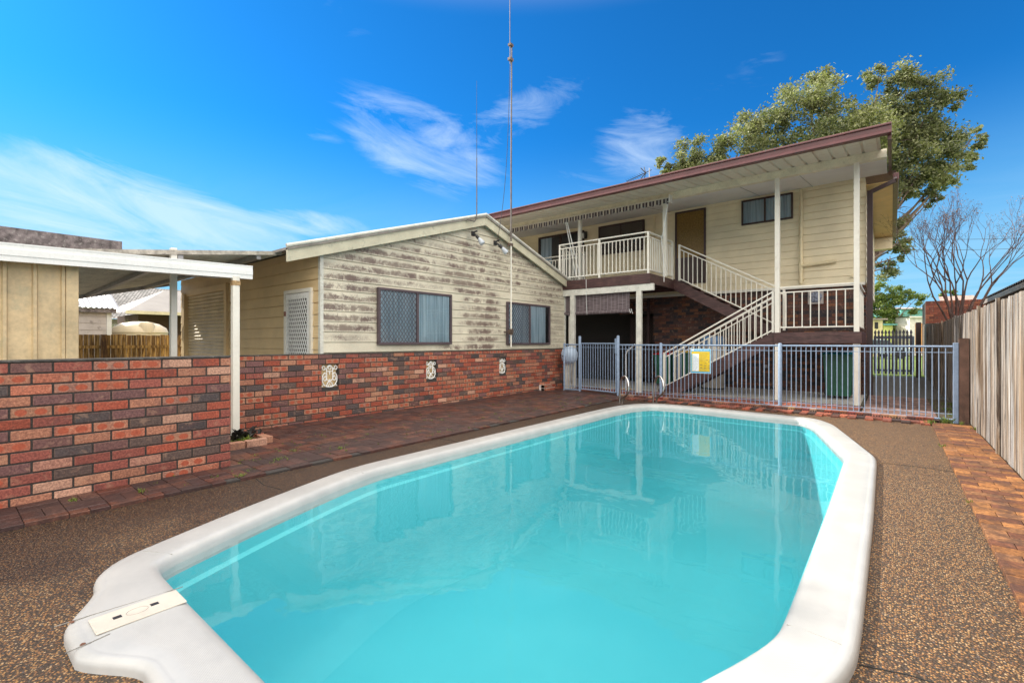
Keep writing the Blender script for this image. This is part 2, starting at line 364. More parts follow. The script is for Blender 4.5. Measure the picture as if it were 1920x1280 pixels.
def curtain():
    m,t,b=newmat('sheer_curtain'); c=t.coord(); P=t.xyz(c)
    s=t.m('ADD',t.m('MULTIPLY',t.noise(t.scale(c,(18,18,.4)),1.4,3),1),0)
    setb(t,b,t.mix(t.map(s,.35,.65),(.40,.52,.58),(.78,.88,.92)),.9); return m
curtain=curtain()
def bamboom():
    m,t,b=newmat('dark_bamboo_blind'); c=t.coord(); P=t.xyz(c)
    a=t.map(t.m('FRACT',t.m('MULTIPLY',P[0],9.5)),.0,.18,1,0); n=t.noise(t.scale(c,(2,2,60)),2,5)
    cc=t.mix(t.map(n,.35,.65),(.055,.04,.045),(.19,.15,.16)); cc=t.mix(t.m('MULTIPLY',a,.5),cc,(.4,.38,.4))
    setb(t,b,cc,.7,normal=t.bump(n,.5,.005)); return m
bamboom=bamboom()
def grassm(name,a,b_,sc=3):
    m,t,b=newmat(name); c=t.coord(); n=t.noise(c,sc,8,.7); n2=t.noise(c,sc*20,4,.7)
    setb(t,b,t.mix(t.map(t.m('ADD',t.m('MULTIPLY',n,.5),t.m('MULTIPLY',n2,.5)),.35,.65),a,b_),.95,normal=t.bump(n2,.8,.03)); return m
lawn=grassm('lawn_grass',(.07,.11,.02),(.22,.3,.06)); soil=grassm('bare_soil',(.06,.045,.03),(.13,.11,.07))
def leafm(name,a,b_,trans=.3):
    m,t,b=newmat(name); col=t.attr('Col')
    cc=t.mix(t.xyz(col)[0],a,b_); setb(t,b,cc,.5)
    tl=t.node('ShaderNodeBsdfTranslucent',{'Color':t.mix(1,cc,(1.1,1.3,.6),'MULTIPLY')})
    mx=t.node('ShaderNodeMixShader',{0:trans,1:b.outputs[0],2:tl}); t.l.new(mx,t.n['Material Output'].inputs[0]); return m
leafA=leafm('olive_leaf',(.08,.10,.05),(.38,.39,.19)); leafB=leafm('bright_green_leaf',(.05,.09,.015),(.24,.3,.05)); barkm=paint('grey_bark',(.2,.15,.12),.9,.3,9,.6); twigm=paint('red_brown_bark',(.15,.095,.085),.9,.35,9,.5)
tilem=paint('dark_roof_tile',(.05,.05,.055),.7,.3,8,.3)

# ---------------------------------------------------------------- swimming pool
OUT=[(-3.05,.50),(-3.25,.53),(-3.41,.66),(-3.52,.90),(-3.72,1.38),(-3.90,1.88),(-4.06,2.36),(-4.13,2.7),(-4.14,4.4),(-4.14,7.5),(-4.10,8.3),(-3.97,8.8),(-3.75,9.1),(-3.4,9.2),(-2.9,9.2),(-1.7,9.08),(-1.05,9.02),(-.86,8.86),(-.66,8.4),(-.40,7.4),(-.2,6.62),(-.12,6.3),(-.1,4.2),(-.1,2.5),(-.11,2.2),(-.2,1.9),(-.42,1.36),(-.72,.68),(-.85,.53),(-1.05,.5),(-2.0,.5)]
def smooth_loop(P,rep=2):
    for _ in range(rep):
        Q=[]
        for i,p in enumerate(P):
            q=P[(i+1)%len(P)]; Lq=math.dist(p,q); a=min(.25,.12/Lq)
            Q+=[(p[0]+(q[0]-p[0])*a,p[1]+(q[1]-p[1])*a),(p[0]+(q[0]-p[0])*(1-a),p[1]+(q[1]-p[1])*(1-a))]
        P=Q
    return P
def resample(P,step):
    out=[]
    for i,p in enumerate(P):
        q=P[(i+1)%len(P)]; L=math.dist(p,q); n=max(1,int(L/step))
        for k in range(n): out.append((p[0]+(q[0]-p[0])*k/n,p[1]+(q[1]-p[1])*k/n))
    return out
def area(P): return sum(P[i][0]*P[(i+1)%len(P)][1]-P[(i+1)%len(P)][0]*P[i][1] for i in range(len(P)))/2
OUT=[(x,y-(.07 if y>8.5 else 0)) for x,y in OUT]
OUTL=resample(smooth_loop(OUT),.045)
if area(OUTL)<0: OUTL=OUTL[::-1]
def inset(P,dst):
    n=len(P); out=[]
    for i in range(n):
        a=Vector(P[(i-3)%n]); b=Vector(P[(i+3)%n]); d=(b-a).normalized(); nr=Vector((-d.y,d.x)); p=Vector(P[i])+nr*dst; out.append((p.x,p.y))
    return out
def bulge(x): # skimmer box pushing the near edge outwards
    if x<-3.08 or x>-2.2: return 0
    if x<-2.74: k=(x+3.08)/.34
    elif x<-2.48: k=1
    else: k=(-2.2-x)/.28
    return -.15*(k*k*(3-2*k)*.5+k*.5)
def ring(dst,outer):
    P=inset(OUTL,dst); return [(x,y+(bulge(x)*outer if y<.75 and -3.1<x<-2.1 else 0)) for x,y in P]
GHOLE=ring(-.0,1)
prof=[(0.0,-.06,1),(0.0,.022,1),(.005,.038,1),(.016,.0485,1),(.045,.0525,.98),(.05,.0515,.97),(.056,.053,.96),(.10,.055,.6),(.17,.056,.25),(.215,.056,.05),(.24,.052,0),(.262,.04,0),(.275,.015,0),(.282,-.03,0),(.288,-.12,0)]
pool=thing('swimming_pool','inground pool with white moulded coping and turquoise interior','swimming pool',(-2.1,4.8,0))
mb=MB(); rings=[ring(d_,o_) for d_,z_,o_ in prof]; n=len(OUTL)
vs=[(x,y,prof[k][1]) for k,rg in enumerate(rings) for x,y in rg]
mb.mesh(vs,[(k*n+i,k*n+(i+1)%n,(k+1)*n+(i+1)%n,(k+1)*n+i) for k in range(len(prof)-1) for i in range(n)])
def copingm():
    m,t,b=newmat('white_gelcoat_coping'); c=t.coord(); n=t.noise(c,2.5,6,.65); P=t.xyz(c)
    wv=t.m('SINE',t.m('MULTIPLY',P[0],520)); w2=t.m('SINE',t.m('MULTIPLY',P[1],520))
    top=t.map(P[2],.054,.0557)
    speck=t.map(t.noise(c,120,3,.7),.68,.72)
    col=t.mix(t.map(n,.35,.7),(.42,.43,.43),(.495,.50,.495)); col=t.mix(t.m('MULTIPLY',t.m('MULTIPLY',t.map(t.m('MULTIPLY',wv,w2),.2,.9),top),.22),col,(.4,.39,.36)); col=t.mix(t.m('MULTIPLY',speck,.35),col,(.3,.26,.2))
    setb(t,b,col,.32,normal=t.bump(t.m('MULTIPLY',t.m('MULTIPLY',wv,w2),top),.25,.002)); return m
coping=mb.build('coping',copingm(),pool,smooth=True)
# interior shell: benched walls and a floor that falls away to the far left
sh=MB(); lv=[(.284,-.06),(.289,-.13),(.325,-.145),(.345,-.55),(.37,-.78),(.43,-.94),(.54,-1.04),(.70,-1.10),(.95,-1.16),(1.2,-1.6)]
vs=[]
for dd,z in lv:
    for x,y in inset(OUTL,dd): k_=min(1,max(0,(y-2.0)/5.0)); vs.append((x,y,z-(.30*k_*k_*(3-2*k_)*min(1,max(0,(-z-.5)/.5)))))
sh.mesh(vs,[(k*n+i,k*n+(i+1)%n,(k+1)*n+(i+1)%n,(k+1)*n+i) for k in range(len(lv)-1) for i in range(n)])
def floorz(x,y):
    k=min(1,max(0,(y-2.0)/5.0)); ex=min(x+4.14,-.1-x); e_=max(0,min(1,(ex-.3)/.9)); return -1.10-.30*k*k*(3-2*k)+.0*e_
fg=MB(); NX,NY=40,60; gv=[(-4.5+4.7*i/NX,.2+9.3*j/NY) for j in range(NY+1) for i in range(NX+1)]
fg.mesh([(x,y,floorz(x,y)) for x,y in gv],[(j*(NX+1)+i,j*(NX+1)+i+1,(j+1)*(NX+1)+i+1,(j+1)*(NX+1)+i) for j in range(NY) for i in range(NX)])
def shellm():
    m,t,b=newmat('turquoise_pool_interior'); c=t.coord(); n=t.noise(c,.8,6,.6); 
    col=t.mix(t.map(n,.35,.7),(.10,.57,.64),(.125,.61,.68)); setb(t,b,col,.5); return m
shm=shellm(); sh.build('pool_wall',shm,pool,smooth=True); fg.build('pool_floor',shm,pool,smooth=True)
lid=MB().box(-2.735,-2.575,.43,.755,.055,.063).build('skimmer_lid',paint('cream_plastic_lid',(.62,.57,.5),.45,.06,4,.05),pool,bevel=.003)
for a_ in (.50,.635): MB().box(-2.672,-2.648,a_,a_+.03,.0628,.0645).build('finger_slot',blackp,lid)
e=MB(); pts=[(-2.655+.03*math.cos(a/16*2*math.pi),.585+.04*math.sin(a/16*2*math.pi),.0632) for a in range(17)]; e.tube(pts,.0012,5); e.build('oval_emboss',paint('lid_edge',(.35,.32,.28),.5),lid)
g=MB(); g.tube([(-2.80,.33,.0545),(-2.79,.45,.0548),(-2.77,.6,.0556),(-2.76,.79,.0535)],.0022,5); g.tube([(-2.53,.33,.0545),(-2.54,.41,.0545),(-2.55,.47,.056)],.002,5)
g.build('mould_line',paint('grey_seam',(.25,.24,.22),.7),pool)
seam=paint('grey_seam_line',(.36,.36,.34),.6)
ro_,ri_=inset(OUTL,.055),inset(OUTL,.25)
for px_,py_ in ((-.14,6.45),(-.75,8.6),(-.12,2.35),(-.33,1.6),(-3.47,.75),(-4.1,2.5),(-4.05,8.5)):
    i=min(range(n),key=lambda k:math.dist(OUTL[k],(px_,py_))); MB().tube([(*ro_[i],.0538),(*inset(OUTL,.15)[i],.0558),(*ri_[i],.052)],.0022,4).build('mould_line',seam,pool)
rsm=paint('rust_screw',(.16,.07,.04),.6)
for x,y in ((-2.79,.385),(-2.55,.385)): MB().lathe((x,y,.0535),[(0,.003),(.008,.003),(.01,0)],10).build('screw',rsm,pool)
# water: closed body with a rippled surface and real absorption
wp=inset(OUTL,.279)
wb=MB(); wq=sorted(wp[::3],key=lambda p:math.atan2(p[1]-4.8,p[0]+2.1))
wq=[p for i,p in enumerate(wq) if math.dist(p,wq[i-1])>.02]; nq=len(wq)
wb.mesh([(x,y,-2.3) for x,y in wq]+[(x,y,-.006) for x,y in wq]+[(-2.1,4.8,-2.3),(-2.1,4.8,-.006)],[(k,(k+1)%nq,(k+1)%nq+nq,k+nq) for k in range(nq)]+[((k+1)%nq,k,2*nq) for k in range(nq)]+[(k+nq,(k+1)%nq+nq,2*nq+1) for k in range(nq)])
def waterm():
    m=bpy.data.materials.new('pool_water'); m.use_nodes=True; t=N(m.node_tree); t.n.remove(t.n['Principled BSDF'])
    c=t.coord(); n=t.noise(t.scale(c,(1,1.6,1)),1.3,3,.5,.4); n2=t.noise(c,5,3,.5,.3)
    h=t.m('ADD',n,t.m('MULTIPLY',n2,.12)); nb=t.bump(h,.10,.05)
    fr=t.node('ShaderNodeFresnel',{'IOR':1.36,'Normal':nb})
    bf=t.node('ShaderNodeNewGeometry',out=6); fr=t.m('MULTIPLY',fr,t.m('SUBTRACT',1,bf))
    g=t.node('ShaderNodeBsdfGlossy',{'Roughness':.0,'Normal':nb}); tr=t.node('ShaderNodeBsdfTransparent',{'Color':(.97,1,1,1)})
    mx=t.node('ShaderNodeMixShader',{0:fr,1:tr,2:g}); t.l.new(mx,t.n['Material Output'].inputs[0])
    va=t.node('ShaderNodeVolumeAbsorption',{'Color':(.05,.86,.93,1),'Density':.2}); vsc=t.node('ShaderNodeVolumeScatter',{'Color':(.6,.97,1,1),'Density':.09,'Anisotropy':.35}); va=t.node('ShaderNodeAddShader',{0:va,1:vsc}); t.l.new(va,t.n['Material Output'].inputs[1]); return m
tag(wb.build('pool_water',waterm()),kind='structure')

# ---------------------------------------------------------------- ground
def sheet(name,x0,x1,y0,y1,hole,z,mat):
    """flat rectangle with the pool outline left open, laid out as a fan of quads"""
    cx,cy=-2.1,4.8; P=hole if area(hole)>0 else hole[::-1]; Q=[];sd_=[]
    for x,y in P:
        dx,dy=x-cx,y-cy; ks=[]
        if dx>1e-9: ks.append(((x1-cx)/dx,0))
        if dx<-1e-9: ks.append(((x0-cx)/dx,2))
        if dy>1e-9: ks.append(((y1-cy)/dy,1))
        if dy<-1e-9: ks.append(((y0-cy)/dy,3))
        k,sd1=min(ks); Q.append((cx+dx*k,cy+dy*k)); sd_.append(sd1)
    C={(0,1):(x1,y1),(1,2):(x0,y1),(2,3):(x0,y0),(3,0):(x1,y0)}; n_=len(P); mb=MB()
    for i in range(n_):
        j=(i+1)%n_; mb.face([(*P[i],z),(*Q[i],z),(*Q[j],z),(*P[j],z)])
        if sd_[i]!=sd_[j] and (sd_[i],sd_[j]) in C: mb.face([(*Q[i],z),(*C[(sd_[i],sd_[j])],z),(*Q[j],z)])
    return tag(mb.build(name,mat),kind='structure')
hole2=inset(OUTL,.06)[::3]
hole=[(x,y+(bulge(x)*.9 if y<.8 and -3.1<x<-2.1 else 0)) for x,y in inset(OUTL,.02)][::2]
sheet('ground',-500,500,-500,500,hole2,-.03,soil)
sheet('pebble_deck',-5.3,1.0,-4,9.9,hole,0,pebble)
# lawn behind the side gate, and beyond the boundary fences
g=MB(); g.face([(-60,22.3,-.02),(80,22.3,-.02),(80,120,-.02),(-60,120,-.02)]); tag(g.build('lawn',lawn),kind='structure')
g=MB(); g.face([(-120,-40,-.018),(-16.2,-40,-.018),(-16.2,22.2,-.018),(-120,22.2,-.018)]); tag(g.build('side_lawn',lawn),kind='structure')
g=MB(); g.box(-16,-7.25,-4,14,-.02,.005); tag(g.build('carport_slab',concrete),kind='structure')
g=MB(); g.box(-10,-.46,11.45,14.2,-.05,.004); tag(g.build('concrete_slab',concrete),kind='structure')
g=MB(); g.box(-.44,.93,14.0,22.2,-.05,.006); tag(g.build('side_path',darkgravel),kind='structure')
g=MB(); g.box(.6,.93,10.2,14.0,-.05,.003); g.box(-.49,-.44,11.3,14.0,-.05,.008); tag(g.build('garden_edge',soil),kind='structure')
WET=[(.085,.038,.032),(.062,.032,.03),(.125,.048,.034),(.05,.031,.03),(.085,.045,.04),(.145,.062,.042),(.062,.037,.037),(.10,.052,.042)]
DRY=[(.30,.13,.04),(.25,.105,.032),(.34,.155,.05),(.16,.062,.032),(.27,.13,.055),(.19,.075,.035)]
PINK=[(.3,.2,.17),(.25,.15,.13),(.34,.22,.18),(.2,.13,.12)]
RED=[(.34,.09,.05),(.28,.08,.05),(.38,.12,.07),(.2,.07,.05)]
def pavers(name,x0,x1,y0,y1,z,pal,mat,bond='basket',clip=None,hgt=.05,jz=.002):
    mb=MB(); L,W,J=.23,.115,.004
    def br(xa,xb,ya,yb):
        if clip and not clip((xa+xb)/2,(ya+yb)/2): return
        xb=min(xb,x1); xa=max(xa,x0)
        if xb-xa<.03: return
        zz=z+random.uniform(-jz,jz); c=random.choice(pal); k=random.uniform(.8,1.2)
        a=random.uniform(-.006,.006)
        mb.obox(((xa+xb)/2,(ya+yb)/2,zz-hgt/2),((xb-xa)/2-J/2,a*(xb-xa),random.uniform(-.0012,.0012)),(-a*(yb-ya),(yb-ya)/2-J/2,random.uniform(-.0008,.0008)),(0,0,hgt/2),tuple(q*k for q in c))
    if bond=='basket':
        for i in range(int((x1-x0)/L)+1):
            for j in range(int((y1-y0)/L)+1):
                x=x0+i*L; y=y0+j*L
                if (i+j)%2: br(x,x+L,y,y+W); br(x,x+L,y+W,y+L)
                else: br(x,x+W,y,y+L); br(x+W,x+L,y,y+L)
    elif bond=='runx':
        j=0; y=y0
        while y<y1-.02:
            x=x0-(L/2 if j%2 else 0)
            while x<x1-.02: br(x,x+L,y,y+W); x+=L
            y+=W; j+=1
    else:
        i=0; x=x0
        while x<x1-.02:
            y=y0-(L/2 if i%2 else 0)
            while y<y1-.02: br(x,x+W,y,y+L); y+=L
            x+=W; i+=1
    return tag(mb.build(name,mat,bevel=.003),kind='structure')
pavers('brick_paving',-7.04,-4.64,-1.9,10.35,.028,WET,wetpaver,'basket',lambda x,y: not(x<-5.22 and y<1.85) and x< -4.62+.02*math.sin(y*2))
pavers('brick_border',.475,.925,1.0,9.72,.03,DRY,drypaver,'runx')
pavers('brick_walk',-7.0,-.46,10.12,11.42,.012,RED+WET[:3],drypaver,'runx')
pavers('side_paving',-.42,.60,10.15,13.95,.016,PINK,drypaver,'runx')
pavers('paving_edge',-4.6,.5,9.66,9.9,.028,RED+WET[2:4],drypaver,'runy')
# joint sand below pavers
g=MB(); g.box(-7.04,-4.645,1.85,10.3,-.05,.018); g.box(-5.2,-4.645,-1.9,1.85,-.05,.018); g.box(.478,.92,1.0,9.7,-.05,.02); g.box(-7,-.47,10.13,11.4,-.06,.003); g.box(-.42,.59,10.15,13.9,-.06,.008)
tag(g.build('joint_sand',mortar),kind='structure')

g=MB()
for P_ in ([(-.10,2.31),(.05,2.36),(.25,2.37),(.475,2.42)],[(-.08,6.3),(.2,6.34),(.475,6.3)],[(-4.2,4.2),(-4.4,4.22),(-4.62,4.2)],[(-4.1,1.9),(-4.35,1.86),(-4.6,1.9)]):
    for p,q in zip(P_,P_[1:]): g.beam((*p,.001),(*q,.001),.007,.003)
tag(g.build('deck_joint',paint('dark_joint',(.02,.02,.02),.9,.3,60,.5)),kind='structure')
# ---------------------------------------------------------------- brick walls
BR=[((.44,.2,.13),1),((.36,.085,.05),0),((.47,.24,.155),1),((.58,.34,.25),0),((.3,.09,.07),0),((.17,.085,.08),0),((.10,.08,.082),0),((.08,.066,.07),0),((.13,.09,.08),0),((.45,.16,.1),1),((.2,.1,.1),0),((.4,.2,.15),1)]
BW=[5,4,3.4,1.1,3.6,1.9,1.3,.9,1.8,4,2,2]
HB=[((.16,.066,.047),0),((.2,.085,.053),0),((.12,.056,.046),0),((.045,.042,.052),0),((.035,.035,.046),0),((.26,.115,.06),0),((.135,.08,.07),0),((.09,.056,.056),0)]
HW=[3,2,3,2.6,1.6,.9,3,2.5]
def bricks(mb,org,ud,nd,length,courses,pal,wt,depth=.11,hole=None,start=0,top=None,clipf=None):
    org,ud,nd=Vector(org),Vector(ud),Vector(nd); L,H,J=.226,.0725,.0135
    for c in range(courses):
        z=c*(H+J)+J/2; u=-(L+J)/2 if (c+start)%2 else 0
        while u<length:
            a=max(u,0); b_=min(u+L,length); u+=L+J
            if b_-a<.04: continue
            if hole and any(a<h[1] and b_>h[0] and z<h[3]-.02 and z+H>h[2]+.02 for h in hole):
                segs=[]
                for h in hole:
                    if a<h[1] and b_>h[0] and z<h[3]-.02 and z+H>h[2]+.02:
                        if h[0]-a>.04: segs.append((a,h[0]))
                        if b_-h[1]>.04: segs.append((h[1],b_))
            else: segs=[(a,b_)]
            for a,b2 in segs:
                if clipf and not clipf((a+b2)/2,z): continue
                (col,k)=random.choices(pal,wt)[0]; s_=random.uniform(.82,1.18); al=1.0 if (k and random.random()<.6) else 0.0
                j=random.uniform(-.0015,.0015)
                ctr=org+ud*((a+b2)/2)+Vector((0,0,z+H/2))-nd*(depth/2-.0)+nd*j
                mb.obox(ctr,ud*((b2-a)/2),nd*(depth/2),(0,0,H/2),tuple(q*s_ for q in col)+(al,),uvface=True)
# near wall: face X=-5.2, end at Y=1.9
nw=thing('garden_wall','multicoloured brick garden wall closest to the camera at the left edge','brick wall',(-5.3,0,0))
mb=MB(); bricks(mb,(-5.2,-1.9,0),(0,1,0),(1,0,0),3.8,13,BR,BW,start=1); bricks(mb,(-5.31,1.9,0),(-1,0,0),(0,1,0),.12,13,BR,BW)
mb.build('brickwork',brickm,nw,bevel=.003)
m2=MB().box(-5.42,-5.208,-1.9,1.892,-.02,1.118).build('mortar',mortar,nw)
MB().box(-5.43,-5.196,-1.9,1.902,1.118,1.135).build('wall_capping',paint('dark_cement_cap',(.07,.065,.06),.9,.4,12,.5,dirt=(.3,.3,.27),dirtsc=20,dirtamt=.6),nw,bevel=.004)
# long wall below the shed gable: face X=-7.05
holes=[(3.90,4.20,.54,.91),(6.06,6.33,.54,.90),(8.25,8.50,.53,.89)]
fw=thing('garden_wall','long multicoloured brick wall with three white scroll vents below the gabled shed','brick wall',(-7.1,6,0))
mb=MB(); bricks(mb,(-7.05,1.7,-.03),(0,1,0),(1,0,0),9.3,13,BR,BW,hole=[(a-1.7,b_-1.7,c_+.03,d_+.03) for a,b_,c_,d_ in holes])
mb.build('brickwork',brickm,fw,bevel=.003)
m2=MB()
ys=[1.7]+[q for h in holes for q in h[:2]]+[11.0]
for i in range(0,len(ys)-1,2): m2.box(-7.24,-7.058,ys[i],ys[i+1],-.05,1.068)
for h in holes: m2.box(-7.24,-7.058,h[0],h[1],-.05,h[2]); m2.box(-7.24,-7.058,h[0],h[1],h[3],1.068); m2.box(-7.24,-7.20,h[0],h[1],h[2],h[3])
m2.build('mortar',mortar,fw)
MB().box(-7.25,-7.045,1.7,11.0,1.068,1.084).build('wall_capping',bpy.data.materials['dark_cement_cap'],fw,bevel=.004)
mb=MB(); bricks(mb,(-6.86,9.8,0),(0,1,0),(1,0,0),.5,2,BR,BW); mb.box(-7.04,-6.87,9.8,10.28,0,.16); one('loose_bricks','small step of stacked bricks at the far foot of the long wall','bricks',mb,brickm)
# cast scroll ornaments in the openings
def scroll(y0,y1,z0,z1,label):
    mb=MB(); cy,cz=(y0+y1)/2,(z0+z1)/2; w,h=(y1-y0)/2*.9,(z1-z0)/2*.97; X=-7.075
    def P(pts,r=.009): mb.tube([(X,cy+a*w,cz+b_*h) for a,b_ in pts],r*.72,6)
    def arc(cx,cz_,rx,rz,a0,a1,k=10): return [(cx+rx*math.cos(a0+(a1-a0)*i/k),cz_+rz*math.sin(a0+(a1-a0)*i/k)) for i in range(k+1)]
    P(arc(0,.55,.38,.4,0,math.pi)+[(-.38,-.2)]+arc(0,-.25,.38,.18,math.pi,2*math.pi)[1:]+[(.38,.55)],.011)
    P(arc(0,.72,.17,.15,0,2*math.pi)); P([(-.38,.4),(0,.42),(.38,.4)]); mb.lathe((X,cy,cz),[(0,0)],3) if 0 else None
    P([(0,.42),(0,.12)],.013); P([(-.08,.3),(0,.42),(.08,.3)],.008)
    for s in (-1,1):
        P([(s*a,b_) for a,b_ in [(.38,.45),(.6,.75)]]+[(s*a,b_) for a,b_ in arc(.78,.72,.18,.18,math.pi,-.9*math.pi,12)],.010)
        P([(s*a,b_) for a,b_ in [(.38,.1),(.62,.28),(.85,.12),(.95,-.15),(.93,-.5),(.7,-.82),(.35,-.97),(0,-1.0)]],.013)
        P([(s*a,b_) for a,b_ in [(.38,0),(.6,.02)]+arc(.6,-.25,.2,.17,math.pi/2,-1.6*math.pi,12)],.010)
        P([(s*a,b_) for a,b_ in [(0,-.45),(.25,-.62),(.4,-.9)]],.011); P([(s*a,b_) for a,b_ in [(.62,-.86),(.8,-.78),(.95,-.95)]],.010); P([(s*.5,-.3),(s*.1,-.42)],.009)
    P([(0,-.3),(0,-.6)],.014); P([(-.22,-.97),(0,-.7),(.22,-.97)],.008)
    one('scroll_vent',label,'ornament',mb,whitem,'white cast scroll panels set into the brick wall',smooth=True)
scroll(*holes[0],'white cast scroll panel in the long brick wall, nearest to the camera'); scroll(*holes[1],'middle of the three white scroll panels in the long brick wall'); scroll(*holes[2],'white cast scroll panel in the long brick wall, closest to the pool gate')

# ---------------------------------------------------------------- gabled shed
def lap(mb,fn,z0,pitch,n,thick=.014,htop=None):
    """fn(s,z,out)->point; s in 0..1 between left and right limits at height z"""
    for i in range(n):
        za=z0+i*pitch; zb=za+pitch
        if htop and za>=htop: break
        a0,a1=fn(0,za),fn(1,za); b0,b1=fn(0,zb),fn(1,zb)
        yield za,zb
def lapwall(mb,org,ud,nd,z0,z1,pitch,lim,thick=.015,gr=.012):
    org,ud,nd=Vector(org),Vector(ud),Vector(nd); z=z0
    while z<z1-1e-4:
        zb=min(z+pitch,z1); l0,r0=lim(z); l1,r1=lim(zb)
        if r0-l0<.02: break
        if r1<l1: r1=l1=(r1+l1)/2
        o=nd*thick; o2=nd*.003
        A=org+ud*l0+Vector((0,0,z+gr)); B=org+ud*r0+Vector((0,0,z+gr)); nn_=nd*.012
        G0=org+ud*l0+Vector((0,0,z)); G1=org+ud*r0+Vector((0,0,z)); mb.face([G0-nn_,G1-nn_,B-nn_,A-nn_]); C=org+ud*r1+Vector((0,0,zb)); D=org+ud*l1+Vector((0,0,zb))
        fs=[[A+o,B+o,C+o2,D+o2],[A-nn_,B-nn_,B+o,A+o],[D+o2,C+o2,C-nn_,D-nn_],[A-nd*.01,A+o,D+o2,D-nd*.01],[B+o,B-nd*.01,C-nd*.01,C+o2]]
        for f in fs: mb.face(f)
        z=zb
PK=(7.68,4.0); TL=(3.31,2.62); TR=(11.9,2.66)
def roofz(y): return TL[1]+(PK[1]-TL[1])*(y-TL[0])/(PK[0]-TL[0]) if y<PK[0] else PK[1]+(TR[1]-PK[1])*(y-PK[0])/(TR[0]-PK[0])
def glim(z):
    l=3.92;r=11.1
    sl_=(PK[1]-TL[1])/(PK[0]-TL[0]); sr=(PK[1]-TR[1])/(TR[0]-PK[0]); zz=z-(-.03)
    if zz>roofz(3.92)-.05: l=max(l,TL[0]+(zz+.05-TL[1])/sl_)
    if zz>roofz(11.1)-.05: r=min(r,PK[0]+(PK[1]-zz-.05)/sr)
    return l,r
shed=thing('gabled_shed','cream weatherboard shed with a mould stained gable above the long brick wall','shed',(-10,7.5,0))
mb=MB(); lapwall(mb,(-7.1,0,0),(0,1,0),(1,0,0),1.09,3.97,.1697,glim); mb.build('gable_wall',mouldy,shed)
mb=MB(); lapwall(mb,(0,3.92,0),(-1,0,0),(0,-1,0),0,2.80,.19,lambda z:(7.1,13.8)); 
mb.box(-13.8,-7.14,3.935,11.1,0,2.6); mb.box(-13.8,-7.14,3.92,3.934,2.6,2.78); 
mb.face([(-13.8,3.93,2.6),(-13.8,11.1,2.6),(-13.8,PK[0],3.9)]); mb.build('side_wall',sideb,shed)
MB().box(-7.14,-7.075,3.89,3.945,1.085,2.72).build('corner_trim',offw,shed); MB().box(-7.14,-7.075,11.08,11.14,0,2.75).build('corner_trim',offw,shed)
mb=MB(); T=.035
for (ya,za,yb,zb) in ((TL[0],TL[1],PK[0],PK[1]),(PK[0],PK[1],TR[0],TR[1])):
    mb.mesh([(-6.93,ya,za+.06),(-6.93,yb,zb+.06),(-14.2,yb,zb+.06),(-14.2,ya,za+.06),(-6.93,ya,za+.02),(-6.93,yb,zb+.02),(-14.2,yb,zb+.02),(-14.2,ya,za+.02)],[(0,1,2,3),(7,6,5,4),(0,4,5,1),(2,6,7,3),(3,7,4,0),(1,5,6,2)])
mb.build('roof',paint('aged_roof_sheet',(.3,.27,.24),.7,.2,4,.2),shed)
mb=MB()
def barge(ya,za,yb,zb): mb.mesh([(x,y,z) for x in(-7.0,-6.96) for y,z in((ya,za-.16),(yb,zb-.16),(yb,zb+.045),(ya,za+.045))],[(3,2,1,0),(4,5,6,7),(0,1,5,4),(1,2,6,5),(2,3,7,6),(3,0,4,7)])
barge(TL[0],TL[1],PK[0]-.002,PK[1]); barge(PK[0]+.002,PK[1],TR[0],TR[1]); 
bgm=paint('mouldy_barge_paint',(.6,.57,.43),.55,.1,4,.1,dirt=(.2,.21,.16),dirtsc=8,dirtamt=.65)
mb.build('barge_board',bgm,shed,bevel=.003)
mb=MB(); mb.tube([(-6.94,TL[0]-.02,TL[1]+.075),(-6.94,PK[0],PK[1]+.075),(-6.94,TR[0],TR[1]+.075)],.03,8); mb.build('roof_edge_capping',offw,shed)
# windows
def diamond(mb,org,ud,vd,nd,w,h,dx,dz,r=.003):
    org,ud,vd,nd=map(Vector,(org,ud,vd,nd)); k=dz/dx
    for s in (1,-1):
        c=-h/k-w
        c=(int(c/dx)-1)*dx
        while c<w+h/k+dx:
            # line: z = s*k*(u-c)
            pts=[]
            for u in (0,w):
                z=s*k*(u-c)
                if -1e-6<=z<=h+1e-6: pts.append((u,z))
            for z in (0,h):
                u=c+z/(s*k)
                if -1e-6<=u<=w+1e-6: pts.append((u,z))
            pts=sorted(set((round(a,4),round(b_,4)) for a,b_ in pts))
            if len(pts)>=2 and math.dist(pts[0],pts[-1])>.01:
                p,q=pts[0],pts[-1]; mb.beam(org+ud*p[0]+vd*p[1]+nd*(.0008*s),org+ud*q[0]+vd*q[1]+nd*(.0008*s),r*.5,r*2,up=vd.cross(ud)if 0 else (0,0,1))
            c+=dx
